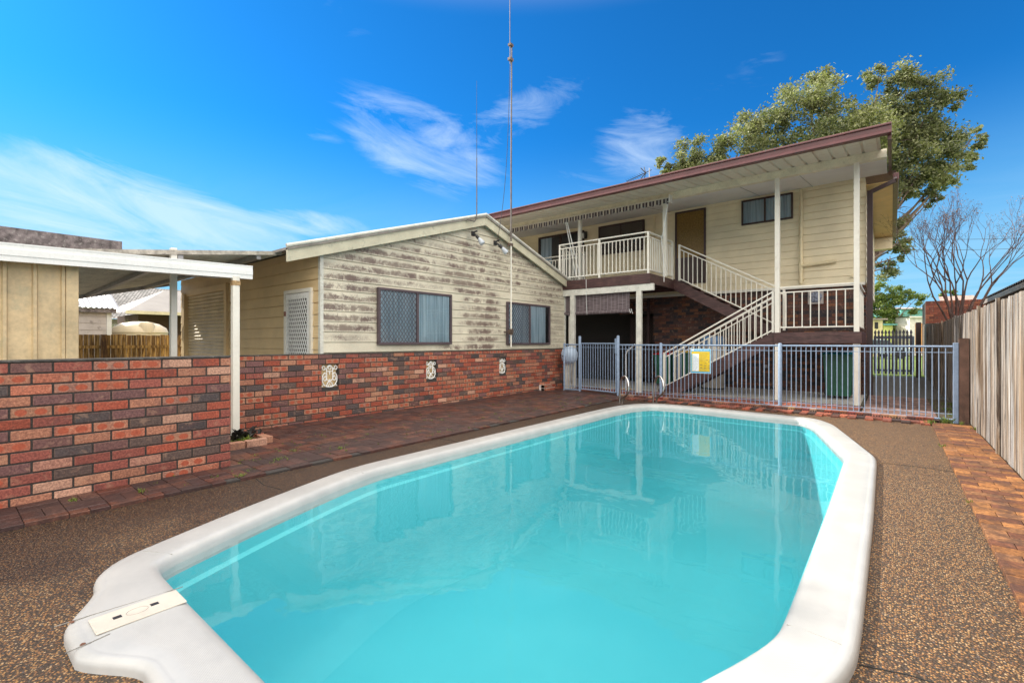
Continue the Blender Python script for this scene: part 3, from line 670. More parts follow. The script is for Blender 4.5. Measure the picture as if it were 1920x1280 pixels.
def win(parent,org,ud,nd,w,h,fm,split=.5,mesh=None,curt=None,dark=True,name='window',fw=.045,meshm=None):
    """window seen from outside: org = lower left corner, ud to the right"""
    org,ud,nd=Vector(org),Vector(ud),Vector(nd); up=Vector((0,0,1)); f=MB()
    def bar(u0,u1,z0,z1,d=.03,o0=.0):
        f.obox(org+ud*(u0+u1)/2+up*(z0+z1)/2+nd*(o0+d),ud*(u1-u0)/2,nd*d,up*(z1-z0)/2)
    bar(0,w,0,fw); bar(0,w,h-fw,h); bar(0,fw,fw,h-fw); bar(w-fw,w,fw,h-fw)
    if split: bar(w*split-fw/2,w*split+fw/2,fw,h-fw,.028)
    fo=f.build(name,fm,parent,bevel=.003)
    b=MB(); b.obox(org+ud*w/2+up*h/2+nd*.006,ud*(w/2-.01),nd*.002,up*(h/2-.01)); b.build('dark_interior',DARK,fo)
    if curt:
        c=MB(); 
        for (a,bb) in curt:
            n_=int((bb-a)*w/.02)
            pr=None
            for i in range(n_+1):
                u=w*a+(bb-a)*w*i/n_; o_=.016+.006*math.sin(i*1.15+.5*math.sin(i*.37))
                cur=(org+ud*u+up*(fw*.7)+nd*o_,org+ud*u+up*(h-fw*.7)+nd*o_)
                if pr: c.face([pr[0],cur[0],cur[1],pr[1]])
                pr=cur
        c.build('curtain',curtain,fo,smooth=True)
    g=MB(); q0=org+nd*.032+ud*fw*.6+up*fw*.6; q1=ud*(w-fw*1.2); q2=up*(h-fw*1.2); g.face([q0,q0+q1,q0+q1+q2,q0+q2]); g.build('glass_pane',winglass,fo)
    if mesh:
        a,bb,dx,dz,r=mesh; m_=MB(); diamond(m_,org+ud*(w*a+fw*.8)+up*fw*.9+nd*.048,ud,up,nd,w*(bb-a)-fw*1.6,h-fw*1.8,dx,dz,r); m_.build('security_grille',meshm or fm,fo)
    return fo
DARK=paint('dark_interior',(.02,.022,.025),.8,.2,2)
gm=paint('grey_grille',(.10,.09,.11),.5,.1,3)
win(shed,(-7.085,4.95,1.22),(0,1,0),(1,0,0),1.78,1.02,mullion,.5,(0,.5,.075,.11,.005),[(.02,.99)],meshm=gm)
win(shed,(-7.085,8.53,1.2),(0,1,0),(1,0,0),1.78,1.02,mullion,.5,(0,.5,.075,.11,.005),[(.03,.90)],meshm=gm)
# screen door
so_=MB(); so_.box(-8.27,-8.21,3.87,3.93,0,2.16); so_.box(-7.40,-7.34,3.87,3.93,0,2.16); so_.box(-8.21,-7.40,3.87,3.93,2.10,2.16)
dfr=so_.build('door_frame',creamlite,shed)
d_=MB()
for a in ((-8.20,-8.135,0,2.09),(-7.475,-7.41,0,2.09),(-8.135,-7.475,2.0,2.09),(-8.135,-7.475,.9,1.0),(-8.135,-7.475,0,.12)): d_.box(a[0],a[1],3.875,3.905,a[2],a[3])
dr=d_.build('screen_door',whitem,shed)
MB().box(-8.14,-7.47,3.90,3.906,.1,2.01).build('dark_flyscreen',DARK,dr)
m_=MB(); diamond(m_,(-8.135,3.868,1.0),(1,0,0),(0,0,1),(0,-1,0),.66,1.0,.07,.13,.009); diamond(m_,(-8.135,3.868,.12),(1,0,0),(0,0,1),(0,-1,0),.66,.78,.07,.13,.009); m_.build('door_grille',whitem,dr)
MB().box(-8.235,-8.2,3.855,3.88,1.72,1.8).build('hinge',paint('rusty_hinge',(.2,.08,.05),.7),dr)
# roller door
rd=MB(); z=0
while z<2.34:
    for k in range(4):
        a0=math.pi*2*k/4; a1=math.pi*2*(k+1)/4; za=z+.078*k/4; zb=z+.078*(k+1)/4
        rd.face([(-10.93,3.895-.014*math.cos(a0),za),(-13.2,3.895-.014*math.cos(a0),za),(-13.2,3.895-.014*math.cos(a1),zb),(-10.93,3.895-.014*math.cos(a1),zb)])
    z+=.078
rd.build('roller_door',rollerm,shed,merge=True)
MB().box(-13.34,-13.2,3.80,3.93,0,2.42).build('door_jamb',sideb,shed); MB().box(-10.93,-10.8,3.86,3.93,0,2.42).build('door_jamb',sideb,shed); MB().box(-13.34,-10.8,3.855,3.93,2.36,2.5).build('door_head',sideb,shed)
# conduits at the far corner
mb=MB(); 
for y in (11.17,11.24): mb.tube([(-6.98,y,.0),(-6.98,y,2.5)],.022,8)
mb.build('drain_pipe',creamlite,shed)
# floodlights
def flood(y,z,dy,label):
    r=thing('floodlight',label,'floodlight',(-6.95,y,z),'twin bulb floodlights under the gable peak')
    b=MB(); b.box(-6.975,-6.945,y-.045,y+.045,z-.05,z+.05); b.tube([(-6.95,y,z),(-6.9,y+dy*.3,z-.03),(-6.87,y+dy*.5,z-.06)],.022,8); b.tube([(-6.95,y,z+.03),(-6.88,y+.05,z+.06)],.018,8); b.tube([(-6.88,y+dy*.45,z-.05),(-6.83,y+dy,z-.12)],.036,10); b.build('lamp_holder',blackp,r)
    g_=MB(); g_.tube([(-6.835,y+dy*.95,z-.11),(-6.80,y+dy*1.2,z-.16),(-6.765,y+dy*1.45,z-.21),(-6.75,y+dy*1.55,z-.23)],[.035,.05,.062,.05],14); g_.build('bulb',paint('clear_lamp_glass',(.5,.55,.62),.15,.1,9),r,smooth=True)
flood(7.28,3.58,.05,'black floodlight with clear bulb just left below the gable peak'); flood(8.0,3.50,.10,'black floodlight with clear bulb to the right below the gable peak')
# radio mast
mastm=paint('dull_mast_metal',(.16,.14,.13),.6,.2,8,.1,.3)
ms=thing('radio_mast','tall grey pole mast fixed to the gable right of its peak, reaching above the photo','mast',(-6.9,8.47,0))
MB().tube([(-6.88,8.47,1.15),(-6.88,8.47,3.7)],.017,10).build('mast_tube',creamlite,ms,smooth=True)
MB().tube([(-6.88,8.47,3.6),(-6.88,8.47,5.4),(-6.87,8.48,8.2)],[.021,.019,.016],10).build('upper_tube',mastm,ms,smooth=True)
MB().tube([(-6.87,8.42,7.7),(-6.87,8.415,8.5),(-6.87,8.41,11.5)],[.011,.009,.006],6).build('whip_rod',mastm,ms)
rcm=paint('rusted_clamp',(.16,.12,.1),.6,.3,9,.2,.4)
for q in ((-6.91,-6.83,8.38,8.5,7.78,7.84),(-6.91,-6.83,8.39,8.5,8.12,8.17),(-6.96,-6.85,8.43,8.51,3.5,3.56),(-6.93,-6.84,8.43,8.51,1.44,1.57)): MB().box(*q).build('clamp',rcm,ms)
MB().box(-7.09,-6.93,8.45,8.49,1.49,1.52).build('wall_bracket',rcm,ms)
pts=[(-6.87,8.42,7.75)]+[(-6.87,8.42-.05*math.sin(k/14*3.1)-.34*(k/14)**3*1.2,7.75-4.05*k/14) for k in range(1,14)]+[(-6.89,8.0,3.55),(-6.9,8.3,3.38),(-6.9,8.44,3.34)]
MB().tube(pts,.006,5).build('cable',blackp,ms)
ap=thing('whip_antenna','thin whip antenna standing on the gable left of its peak','antenna',(-6.93,7.33,4))
MB().tube([(-6.9,7.05,3.82),(-6.9,7.26,3.83),(-6.9,7.32,3.9),(-6.9,7.33,4.05),(-6.9,7.33,5.2)],[.013,.013,.012,.012,.010],7).build('antenna_base_rod',mastm,ap)
MB().tube([(-6.9,7.33,5.2),(-6.9,7.33,6.85)],[.006,.003],6).build('antenna_rod',blackp,ap)

# ---------------------------------------------------------------- carport and near shed (left edge)
cp=thing('carport','low carport roof of ribbed sheet running from the shed eave behind the white fascia','carport',(-10,2,0))
mb=MB(); z3,z1_=2.60,2.26
def cz(y,x=-7.4): return 2.65+(y-3.43)*(.138+.12*(-7.4-x)/6.1)
x=-7.42
while x>-15.2:
    prs=[(0,0),(-.06,0),(-.085,.036),(-.125,.036),(-.15,0)]
    for (a_,za_),(b_,zb_) in zip(prs,prs[1:]): mb.face([(x+a_,3.5,cz(3.5,x+a_)+za_),(x+a_,.3,cz(.3,x+a_)+za_),(x+b_,.3,cz(.3,x+b_)+zb_),(x+b_,3.5,cz(3.5,x+b_)+zb_)])
    x-=.15
mb.build('roof_sheet',paint('ribbed_sheet',(.6,.57,.47),.5,.25,3,.1,dirt=(.25,.2,.1),dirtsc=3,dirtamt=.6),cp)
mb=MB(); mb.mesh([(xx,y,z) for xx in(-7.41,-7.37) for y,z in((.3,cz(.3)-.025),(3.42,cz(3.42)-.025),(3.42,cz(3.42)+.035),(.3,cz(.3)+.035))],[(3,2,1,0),(4,5,6,7),(0,1,5,4),(1,2,6,5),(2,3,7,6),(3,0,4,7)])
mb.build('barge_capping',paint('lichen_cream_edge',(.45,.42,.36),.7,.3,12,.3,dirt=(.2,.17,.17),dirtsc=20,dirtamt=.7),cp)
mb=MB(); 
for yy in (.9,2.1,3.1): mb.beam((-13.5,yy,cz(yy,-13.5)-.05),(-7.42,yy,cz(yy)-.05),.06,.07)
mb.beam((-13.55,.3,cz(.3,-13.5)-.04),(-13.55,3.6,cz(3.6,-13.5)-.04),.04,.08)
mb.build('purlin',galv,cp)
MB().box(-7.46,-7.39,1.985,2.055,0,2.52).build('post',creamlite,cp,bevel=.004)
MB().box(-13.5,-13.43,.3,.37,0,2.15).build('post',creamlite,cp,bevel=.004)
ns=thing('patio_roof','white gutter fronted patio roof on a ribbed wall at the left edge','patio cover',(-6.6,0,0))
mb=MB()
def fz(y): return 2.045+(y-.4)*.024
mb.mesh([(xx,y,z) for xx in(-6.61,-6.55) for y,z in((-2.5,fz(-2.5)),(2.66,fz(2.66)),(2.66,fz(2.66)+.175),(-2.5,fz(-2.5)+.175))],[(3,2,1,0),(4,5,6,7),(0,1,5,4),(1,2,6,5),(2,3,7,6),(3,0,4,7)])
mb.mesh([(xx,y,z) for xx in(-6.55,-6.542) for y,z in((-2.5,fz(-2.5)+.055),(2.66,fz(2.66)+.055),(2.66,fz(2.66)+.115),(-2.5,fz(-2.5)+.115))],[(3,2,1,0),(4,5,6,7),(0,1,5,4),(1,2,6,5),(2,3,7,6),(3,0,4,7)])
mb.mesh([(xx,y,z) for xx in(-6.55,-6.546) for y,z in((-2.5,fz(-2.5)+.16),(2.66,fz(2.66)+.16),(2.66,fz(2.66)+.175),(-2.5,fz(-2.5)+.175))],[(3,2,1,0),(4,5,6,7),(0,1,5,4),(1,2,6,5),(2,3,7,6),(3,0,4,7)])
mb.build('gutter',whitem,ns)
mb=MB(); mb.mesh([(-6.6,-2.5,2.12),(-6.6,2.6,2.18),(-7.56,2.6,2.19),(-7.56,-2.5,2.13),(-6.6,-2.5,2.15),(-6.6,2.6,2.21),(-7.56,2.6,2.22),(-7.56,-2.5,2.16)],[(3,2,1,0),(4,5,6,7),(0,1,5,4),(1,2,6,5),(2,3,7,6),(3,0,4,7)]); mb.build('roof_sheet',zinc,ns)
mb=MB(); y=-2.47
while y<.85:
    pr_=[(0,-6.775),(.165,-6.775),(.175,-6.745),(.2,-6.745),(.21,-6.775)]
    mb.mesh([(x,y+q,z) for z in (0,2.1) for q,x in pr_],[(k,k+1,k+6,k+5) for k in range(4)]); y+=.21
mb.build('ribbed_wall',paint('dusty_beige_sheet',(.66,.52,.31),.5,.2,1.6,.1,dirt=(.33,.34,.24),dirtsc=4,dirtamt=.45),ns)
MB().box(-6.84,-6.735,.885,.985,0,2.11).build('wall_post',bpy.data.materials['dusty_beige_sheet'],ns,bevel=.004)
MB().box(-6.62,-6.54,2.42,2.5,0,2.12).build('post',creamlite,ns,bevel=.004)
b=MB(); b.box(-6.625,-6.535,2.415,2.505,2.0,2.06); b.build('rust_band',paint('rust_and_paint',(.5,.33,.16),.8,.4,40,.5),ns)
mb=MB(); mb.box(-7.56,-7.5,-2.6,1.5,2.34,2.53); mb.box(-12,-7.56,1.44,1.5,2.34,2.53); mb.box(-12,-7.56,-2.6,1.44,2.44,2.5); 
one('flat_roof_parapet','grey lichen covered cement fascia above the white gutter at the left edge','roof fascia',mb,asb)

# ---------------------------------------------------------------- two-storey house
HX0,HX1,HY=-16.,-.49,14.0
house=thing('two_storey_house','two storey cream house with maroon gutter, brick ground floor and upstairs verandah','house',(-6,16,0))
mb=MB(); lapwall(mb,(0,HY,0),(1,0,0),(0,-1,0),2.68,5.24,.185,lambda z:(HX0,HX1),.012)
mb.box(HX0,HX1-.002,HY+.015,21.5,2.68,5.2); 
mb.build('upper_wall',cleanb,house)
mb=MB(); lapwall(mb,(HX1,0,0),(0,1,0),(1,0,0),2.68,5.1,.185,lambda z:(HY+.02,21.5),.012); mb.build('side_cladding',cleanb,house)
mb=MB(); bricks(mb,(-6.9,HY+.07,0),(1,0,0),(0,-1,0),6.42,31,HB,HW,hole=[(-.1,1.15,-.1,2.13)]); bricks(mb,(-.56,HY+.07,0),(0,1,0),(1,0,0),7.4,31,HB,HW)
mb.build('brick_wall',brickm,house)
mb=MB(); mb.box(-5.73,-.57,HY+.08,21.4,0,2.66); mb.box(-16,-5.73,HY+1.6,21.4,0,2.66); mb.build('mortar',mortar,house)
mb=MB(); mb.box(-6.95,-.49,HY-.03,HY+.06,2.63,2.70); mb.build('storey_trim',creamlite,house)
# verandah roof
VR=thing  # (kept for readability)
gz=4.77
mb=MB(); x=-16.0; ya,yb=10.22,HY+.4
def vz(y): return 4.80+(y-10.2)*.135
while x<-.03:
    prs=[(0,0),(.185,0),(.2,.032),(.225,.032),(.24,0)]
    for (a,za),(b_,zb) in zip(prs,prs[1:]):
        if x+b_>-.02: break
        mb.face([(x+a,ya,vz(ya)+za),(x+a,yb,vz(yb)+za),(x+b_,yb,vz(yb)+zb),(x+b_,ya,vz(ya)+zb)])
    x+=.24
mb.build('verandah_roof_sheet',paint('cream_roof_sheet',(.80,.77,.66),.45,.08,2,.05,dirt=(.35,.28,.17),dirtsc=4,dirtamt=.35),house)
mb=MB(); mb.box(-16,0,10.08,10.2,gz,gz+.17); mb.box(-16,0,10.05,10.08,gz+.135,gz+.172); mb.box(-16,0,10.062,10.08,gz+.0,gz+.05); mb.build('gutter',maroon,house,bevel=.008)
mb=MB(); mb.mesh([(xx,y,z) for xx in(-.055,.0) for y,z in((10.2,vz(10.2)-.1),(14.5,vz(14.5)-.1),(14.5,vz(14.5)+.09),(10.2,vz(10.2)+.09))],[(3,2,1,0),(4,5,6,7),(0,1,5,4),(1,2,6,5),(2,3,7,6),(3,0,4,7)]); mb.build('barge_board',paint('brown_barge',(.13,.06,.055),.5,.15,4),house)
MB().box(-16,-.07,11.55,11.7,4.83,4.99).build('verandah_beam',paint('rough_cream_beam',(.82,.78,.62),.6,.1,5,.2,dirt=(.45,.4,.3),dirtsc=18,dirtamt=.5),house,bevel=.004)
mb=MB(); mb.mesh([(-16,11.72,4.86),(-.08,11.72,4.86),(-.08,HY-.01,5.19),(-16,HY-.01,5.19),(-16,11.72,4.88),(-.08,11.72,4.88),(-.08,HY-.01,5.21),(-16,HY-.01,5.21)],[(3,2,1,0),(4,5,6,7),(0,1,5,4),(1,2,6,5),(2,3,7,6),(3,0,4,7)]); mb.build('soffit',soffit,house)
jg=paint('joint_grey',(.45,.45,.44),.7)
for x in (-2.75,-1.55,-5.2,-8.8): MB().beam((x,11.75,4.858),(x,HY-.03,5.175),.008,.01).build('soffit_joint',jg,house)
mb=MB()
mb.mesh([(-16,HY+.3,5.32),(.08,HY+.3,5.32),(.08,18,6.0),(-16,18,6.0),(-16,22,5.3),(.08,22,5.3)],[(0,1,2,3),(3,2,5,4)]); mb.build('main_roof',maroon,house)
MB().box(HX1,.02,HY+.1,21.9,5.02,5.035).build('side_eave_lining',sunlit_soffit,house)
mb=MB(); mb.box(.02,.13,HY+.05,22,5.03,5.19); mb.build('side_gutter',maroon,house,bevel=.01)
mb=MB(); mb.box(HX1,.02,21.5,21.9,4.6,5.0); mb.build('rear_bay',cleanb,house)
def dpipe(pts,w=.1,d=.07):
    b=MB()
    for p,q in zip(pts,pts[1:]): b.beam(p,q,d,w)
    return b
dpipe([(.06,HY+.05,5.06),(.06,HY-.06,4.98),(-.40,HY-.06,4.80)],.09,.07).beam((-.40,HY-.06,4.84),(-.40,HY-.06,0.0),.11,.08).build('downpipe',brown,house,bevel=.004)
MB().box(HX1+.04,HX1+.12,HY+.35,HY+.44,0,4.95).build('downpipe',brown,house,bevel=.004)
MB().box(-5.9,-5.83,HY-.06,HY+.0,0,2.62).build('downpipe',brown,house)
# waste pipe
mb=MB(); mb.tube([(-1.80,HY-.07,5.15),(-1.80,HY-.07,2.75)],.04,12); mb.tube([(-1.80,HY-.08,3.2),(-1.7,HY-.09,3.205),(-1.1,HY-.09,3.24)],.04,12); mb.tube([(-1.28,HY-.09,3.23),(-1.06,HY-.09,3.243)],.048,12); mb.tube([(-1.80,HY-.07,3.08),(-1.80,HY-.07,3.3)],.048,12); mb.tube([(-1.80,HY-.14,3.2),(-1.80,HY-.07,3.2)],.03,10)
for z in (4.0,2.85): mb.box(-1.87,-1.73,HY-.06,HY-.01,z,z+.02)
mb.tube([(-.72,HY-.06,2.86),(-.72,HY-.0,2.86)],.045,12)
mb.build('waste_pipe',cream,house,smooth=True)
# doors and windows
win(house,(-3.2,HY-.012,4.45),(1,0,0),(0,-1,0),1.22,.67,brown,.47,None,[(.02,.98)],fw=.04)
win(house,(-7.58,HY-.012,4.14),(1,0,0),(0,-1,0),1.59,.94,brown,.5,(0,1,.09,.09,.006),None,fw=.05,meshm=paint('bronze_grille',(.2,.16,.13),.5))
win(house,(-10.04,HY-.012,2.98),(1,0,0),(0,-1,0),1.9,2.08,brown,.5,None,[(.05,.3)],fw=.06,name='sliding_door')
dd=MB(); dd.box(-5.03,-4.98,HY-.05,HY,2.96,5.12); dd.box(-4.2,-4.15,HY-.05,HY,2.96,5.12); dd.box(-4.98,-4.2,HY-.05,HY,5.07,5.12); dr=dd.build('rear_door',brown,house)
MB().box(-4.98,-4.2,HY-.03,HY-.015,3.75,5.07).build('door_glass',amber,dr); MB().box(-4.98,-4.2,HY-.04,HY-.01,2.97,3.75).build('kick_panel',brown,dr)
mb=MB(); mb.box(-5.7,-5.65,HY-.04,HY,2.7,5.17); mb.build('cover_strip',cream,house)
# recess under the deck: sliding door in shadow
rc=MB(); rc.box(-6.9,-5.75,HY+.9,HY+.95,.05,2.1); fo=rc.build('patio_door',brown,house); 
m_=MB(); diamond(m_,(-6.85,HY+.89,.1),(1,0,0),(0,0,1),(0,-1,0),1.05,1.95,.1,.1,.006); m_.build('door_grille',paint('brown_grille',(.09,.06,.045),.5),fo)
MB().box(-16,-5.75,HY+.2,HY+1.4,2.4,2.5).build('recess_ceiling',brown,house)
# wall lamp
lm=thing('wall_lamp','small cylindrical wall light beside the upstairs sliding door','wall light',(-8.1,HY,4.85)); MB().box(-8.1,-8.03,HY-.1,HY,4.76,5.0).build('lamp_bracket',blackp,lm); MB().tube([(-8.15,HY-.09,4.78),(-8.15,HY-.09,4.95)],.05,12).build('lamp_glass',white,lm,smooth=True)
# plaque on the brick wall
pq=thing('wall_plaque','round grey relief plaque on a pale square tile on the brick wall behind the landing','plaque',(-1.48,HY,2.38)); MB().box(-1.65,-1.32,HY-.06,HY-.042,2.22,2.55).build('backing_tile',paint('grey_tile',(.4,.36,.34),.6),pq)
mb=MB(); 
V=[];Fs=[]; 
for j,(r_,dz) in enumerate([(.14,0),(.13,.018),(.09,.022),(.05,.034),(0.001,.03)]):
    for k in range(24): a=k/24*2*math.pi; V.append((-1.485+r_*(1+.06*math.sin(5*a+j))*math.cos(a),HY-.062-dz-.006*math.sin(7*a+j*2),2.39+r_*(1+.06*math.sin(5*a+j))*math.sin(a)))
for j in range(4):
    for k in range(24): Fs.append((j*24+k,(j+1)*24+k,(j+1)*24+(k+1)%24,j*24+(k+1)%24))
mb.mesh(V,Fs); mb.build('relief_disc',paint('blue_grey_relief',(.22,.25,.33),.5,.5,25,.5),pq,smooth=True)
# TV antenna
ta=thing('tv_antenna','small television antenna on a thin pole above the maroon gutter','antenna',(-6.7,16,5.6))
a0=Vector((-6.68,16,0))
MB().tube([(-6.68,16,5.6),(-6.68,16,7.42)],.016,6).build('antenna_pole',galv,ta)
b=MB(); b.beam((-7.55,16.0,7.12),(-6.6,16.0,7.34),.02,.02)
for k in range(9): xk=-7.5+k*.085; b.beam((xk,15.82,7.13+k*.0195),(xk,16.18,7.13+k*.0195),.008,.008)
for s in(-1,1): b.beam((-6.82,16,7.28),(-6.9,16+.05,7.28+s*.24),.012,.03); b.beam((-6.82,16,7.28),(-6.98,16-.05,7.28+s*.2),.012,.03)
b.build('antenna_boom',blackp,ta)

# railing writer
def railing(runs,parent,name='railing',mat=None,h=1.02,gap=.1,sp=.105,low=None,posts=True,pw=.045):
    mb=MB(); seen=set()
    for p,q in runs:
        p,q=Vector(p),Vector(q); up=Vector((0,0,1)); L=(Vector((q.x,q.y,0))-Vector((p.x,p.y,0))).length
        mb.beam(p+up*h,q+up*h,.055,.03); mb.beam(p+up*(h-.11),q+up*(h-.11),.03,.025); mb.beam(p+up*gap,q+up*gap,.03,.028)
        n_=max(2,int(L/sp))
        for i in range(1,n_):
            a=p.lerp(q,i/n_); mb.beam(a+up*gap,a+up*(h-.11),.019,.019)
        if posts:
            for a in (p,q):
                if (round(a.x,1),round(a.y,1)) in seen: continue
                seen.add((round(a.x,1),round(a.y,1))); mb.beam(a+up*0.003,a+up*(h+.012),pw,pw)
    return mb.build(name,mat or creamlite,parent,bevel=.002)
# upstairs deck
DK=2.945
deck=thing('raised_deck','dark edged timber deck with cream railings in front of the upstairs wall','deck',(-5.9,12,0))
mb=MB(); mb.box(-7.26,-4.62,11.06,HY-.06,DK-.03,DK); mb.box(-16,-7.26,12.5,HY-.06,DK-.03,DK); mb.build('deck_floor',stain,deck)
mb=MB(); mb.box(-7.3,-4.58,11.0,11.06,2.70,2.945); mb.box(-4.62,-4.58,11.06,12.5,2.70,2.945); mb.box(-7.30,-7.26,11.06,12.5,2.70,2.945); mb.box(-16,-7.3,12.44,12.5,2.7,2.945); mb.box(-4.62,-4.58,12.5,13.9,2.70,2.90)
for y in (11.6,12.2,12.8,13.4): mb.box(-7.25,-4.63,y,y+.05,2.72,2.91)
mb.build('edge_beam',stain,deck,bevel=.003)
mb=MB(); mb.box(-7.16,-4.5,11.02,11.10,2.53,2.697); mb.build('bearer',offw,deck,bevel=.003)
for x,y in ((-6.80,11.06),(-4.88,11.06)): MB().box(x-.065,x+.065,y-.045,y+.045,0,2.53).build('post',offw,deck,bevel=.003)
for x,y in ((-6.97,11.72),(-4.53,11.85)): MB().box(x-.045,x+.045,y-.045,y+.045,2.945,4.84).build('roof_post',creamlite,deck,bevel=.003)
railing([((-7.215,11.05,DK),(-4.64,11.05,DK)),((-4.64,11.08,DK),(-4.62,12.62,DK)),((-7.22,11.08,DK),(-7.22,12.42,DK)),((-7.225,12.45,DK),(-9.9,12.45,DK))],deck)
MB().beam((-5.98,11.05,DK),(-5.98,11.05,DK+1.02),.045,.045).build('rail_post',creamlite,deck)
# stairs
st=thing('staircase','two flight timber staircase with cream railings from deck down to the patio','staircase',(-3.2,12.5,0))
LZ=1.475
mb=MB(); mb.box(-2.0,-.50,11.6,13.55,LZ-.03,LZ); mb.box(-2.0,-.46,11.55,11.6,LZ-.235,LZ+.0); mb.box(-.50,-.46,11.6,13.55,LZ-.235,LZ); mb.box(-2.0,-1.96,11.6,13.55,LZ-.235,LZ-.03); mb.build('landing',stain,st,bevel=.003)
def flight(x0,z0,x1,z1,ya,yb,n_):
    b=MB(); d=Vector((x1-x0,0,z1-z0)).normalized(); nn=Vector((d.z,0,-d.x)); 
    if nn.z>0: nn=-nn
    for y in (ya,yb):
        P=[(x0,z0+.02),(x1,z1+.02),(x1,max(z1-.27,0)),(x0+ (0 if z0>.3 else .0),max(z0-.27,0))]
        if z0<.3: P=[(x0-.12,.0),(x0-.12,.06),(x1,z1+.02),(x1,z1-.27),(x0+.42,0.0)]
        vs=[(x,y-.022,z) for x,z in P]+[(x,y+.022,z) for x,z in P]; k=len(P)
        b.mesh(vs,[tuple(range(k)),tuple(range(k,2*k))[::-1]]+[(i,i+k,(i+1)%k+k,(i+1)%k) for i in range(k)])
    b.build('stringer',stain,st,bevel=.003)
    b=MB()
    for i in range(1,n_):
        x=x0+(x1-x0)*i/n_; z=z0+(z1-z0)*i/n_; b.box(x-.13,x+.13,ya+.022,yb-.022,z-.045,z)
    b.build('tread',stain,st,bevel=.003)
flight(-4.50,0.06,-2.0,LZ,11.65,12.42,8)
flight(-2.0,LZ,-4.58,DK,12.62,13.5,8)
railing([((-4.47,11.65,.08),(-2.03,11.65,LZ-.0))],st,h=.9,gap=.06,sp=.12,pw=.05); railing([((-4.47,12.38,.08),(-2.03,12.38,LZ))],st,h=.9,gap=.06,sp=.12,pw=.05)
railing([((-4.45,12.68,DK-.03),(-1.98,12.68,LZ+.06))],st,h=.96,gap=.06,sp=.115,pw=.05)
railing([((-1.93,11.63,LZ),(-.58,11.63,LZ))],st,h=.975,gap=.11,sp=.135,posts=False)
railing([((-.52,11.7,LZ),(-.52,13.9,LZ))],st,h=.975,gap=.11,sp=.135,posts=False)
for x in (-1.94,-.545): MB().box(x-.045,x+.045,11.56,11.67,LZ-.01,4.85).build('roof_post',creamlite,st,bevel=.003)
for x in (-1.93,-.545): MB().box(x-.06,x+.06,11.60,11.69,0,LZ-.235).build('post',creamlite,st,bevel=.003)
# white feet/hooks omitted; awning
aw=thing('rolled_awning','rolled up awning with striped scalloped valance along the verandah beam','awning',(-6.8,11.3,4.7))
mb=MB(); x=-9.7; k=0; y=11.36
SC=[(.05,.035,.045),(.62,.58,.5),(.05,.035,.045),(.36,.34,.33)]
while x<-4.3:
    w_=.045; c=SC[k%4]; zt=4.79; 
    za=4.665+.018*math.cos(2*math.pi*(x)/.19); zb=4.665+.018*math.cos(2*math.pi*(x+w_)/.19)
    ya_=y+.012*math.sin(x*33); yb_=y+.012*math.sin((x+w_)*33)
    mb.face([(x,ya_,za),(x+w_,yb_,zb),(x+w_,y,zt),(x,y,zt)],c); x+=w_; k+=1
mb.build('valance',attrm,aw)
MB().tube([(-9.8,11.42,4.79),(-4.22,11.42,4.79)],.05,12).build('roller_tube',creamlite,aw,smooth=True)
MB().box(-4.24,-4.21,11.32,11.5,4.68,4.87).build('end_bracket',whitem,aw)
for P_,r_ in (([(-4.26,11.36,4.72),(-4.5,11.62,3.95),(-4.53,11.7,3.9)],.014),([(-7.24,11.38,4.7),(-6.98,11.55,3.1)],.014),([(-7.19,11.38,4.7),(-6.86,11.55,3.1)],.014),([(-4.53,11.6,3.95),(-4.50,11.7,3.2),(-4.46,11.6,2.78)],.010)): MB().tube(P_,r_,6).build('awning_arm',whitem,aw)
# bamboo blind
bb=thing('bamboo_blind','dark rolled bamboo blind hanging under the deck bearer','blind',(-6,11.15,2.5))
mb=MB(); mb.box(-7.15,-5.17,11.13,11.14,2.08,2.53); mb.build('slat_sheet',bamboom,bb)
MB().tube([(-7.14,11.12,2.05),(-5.15,11.12,2.05)],.05,10).build('rolled_end',bamboom,bb,smooth=True)
for x in (-6.35,-5.6): MB().tube([(x,11.0,2.94 if x<-6 else 2.5),(x,11.0,2.5),(x-.01,11.06,2.0)],.006,5).build('cord',whitem,bb)
mb=MB(); mb.tube([(-5.15,11.06,2.1),(-5.10,11.04,2.0),(-5.06,11.03,2.06),(-5.09,11.05,2.1),(-5.05,11.05,1.98)],.006,5)
mb.build('cord',whitem,bb)

# ---------------------------------------------------------------- pool fence
FY=10.06
fe=thing('pool_fence','pale blue tubular metal pool fence between pool and house','fence',(-2.5,FY,0))
def panel(p,q,parent,name='fence_panel',top=1.2,sp=.077,bot=.055,frame=False):
    p,q=Vector(p),Vector(q); up=Vector((0,0,1)); mb=MB(); L=(q-p).length; r=.017
    mb.tube([p+up*top,q+up*top],r,8); mb.tube([p+up*bot,q+up*bot],r,8); mb.tube([p+up*(top-.095),q+up*(top-.095)],.006,6); mb.tube([p+up*(bot+.085),q+up*(bot+.085)],.006,6)
    n_=int(L/sp)
    for i in range(1,n_): a=p.lerp(q,i/n_); mb.tube([a+up*bot,a+up*top],.0078,6,cap=False)
    if frame:
        for a in (p,q): mb.tube([a+up*bot,a+up*top],r,8)
    return mb.build(name,poolblue,parent,smooth=True)
panel((-6.58,10.28,0),(-6.15,10.3,0),fe); panel((-4.91,FY-.03,0),(-3.96,FY-.03,0),fe); panel((-3.90,FY,0),(-1.68,FY+.08,0),fe); panel((-1.62,FY+.08,0),(.74,FY,0),fe)
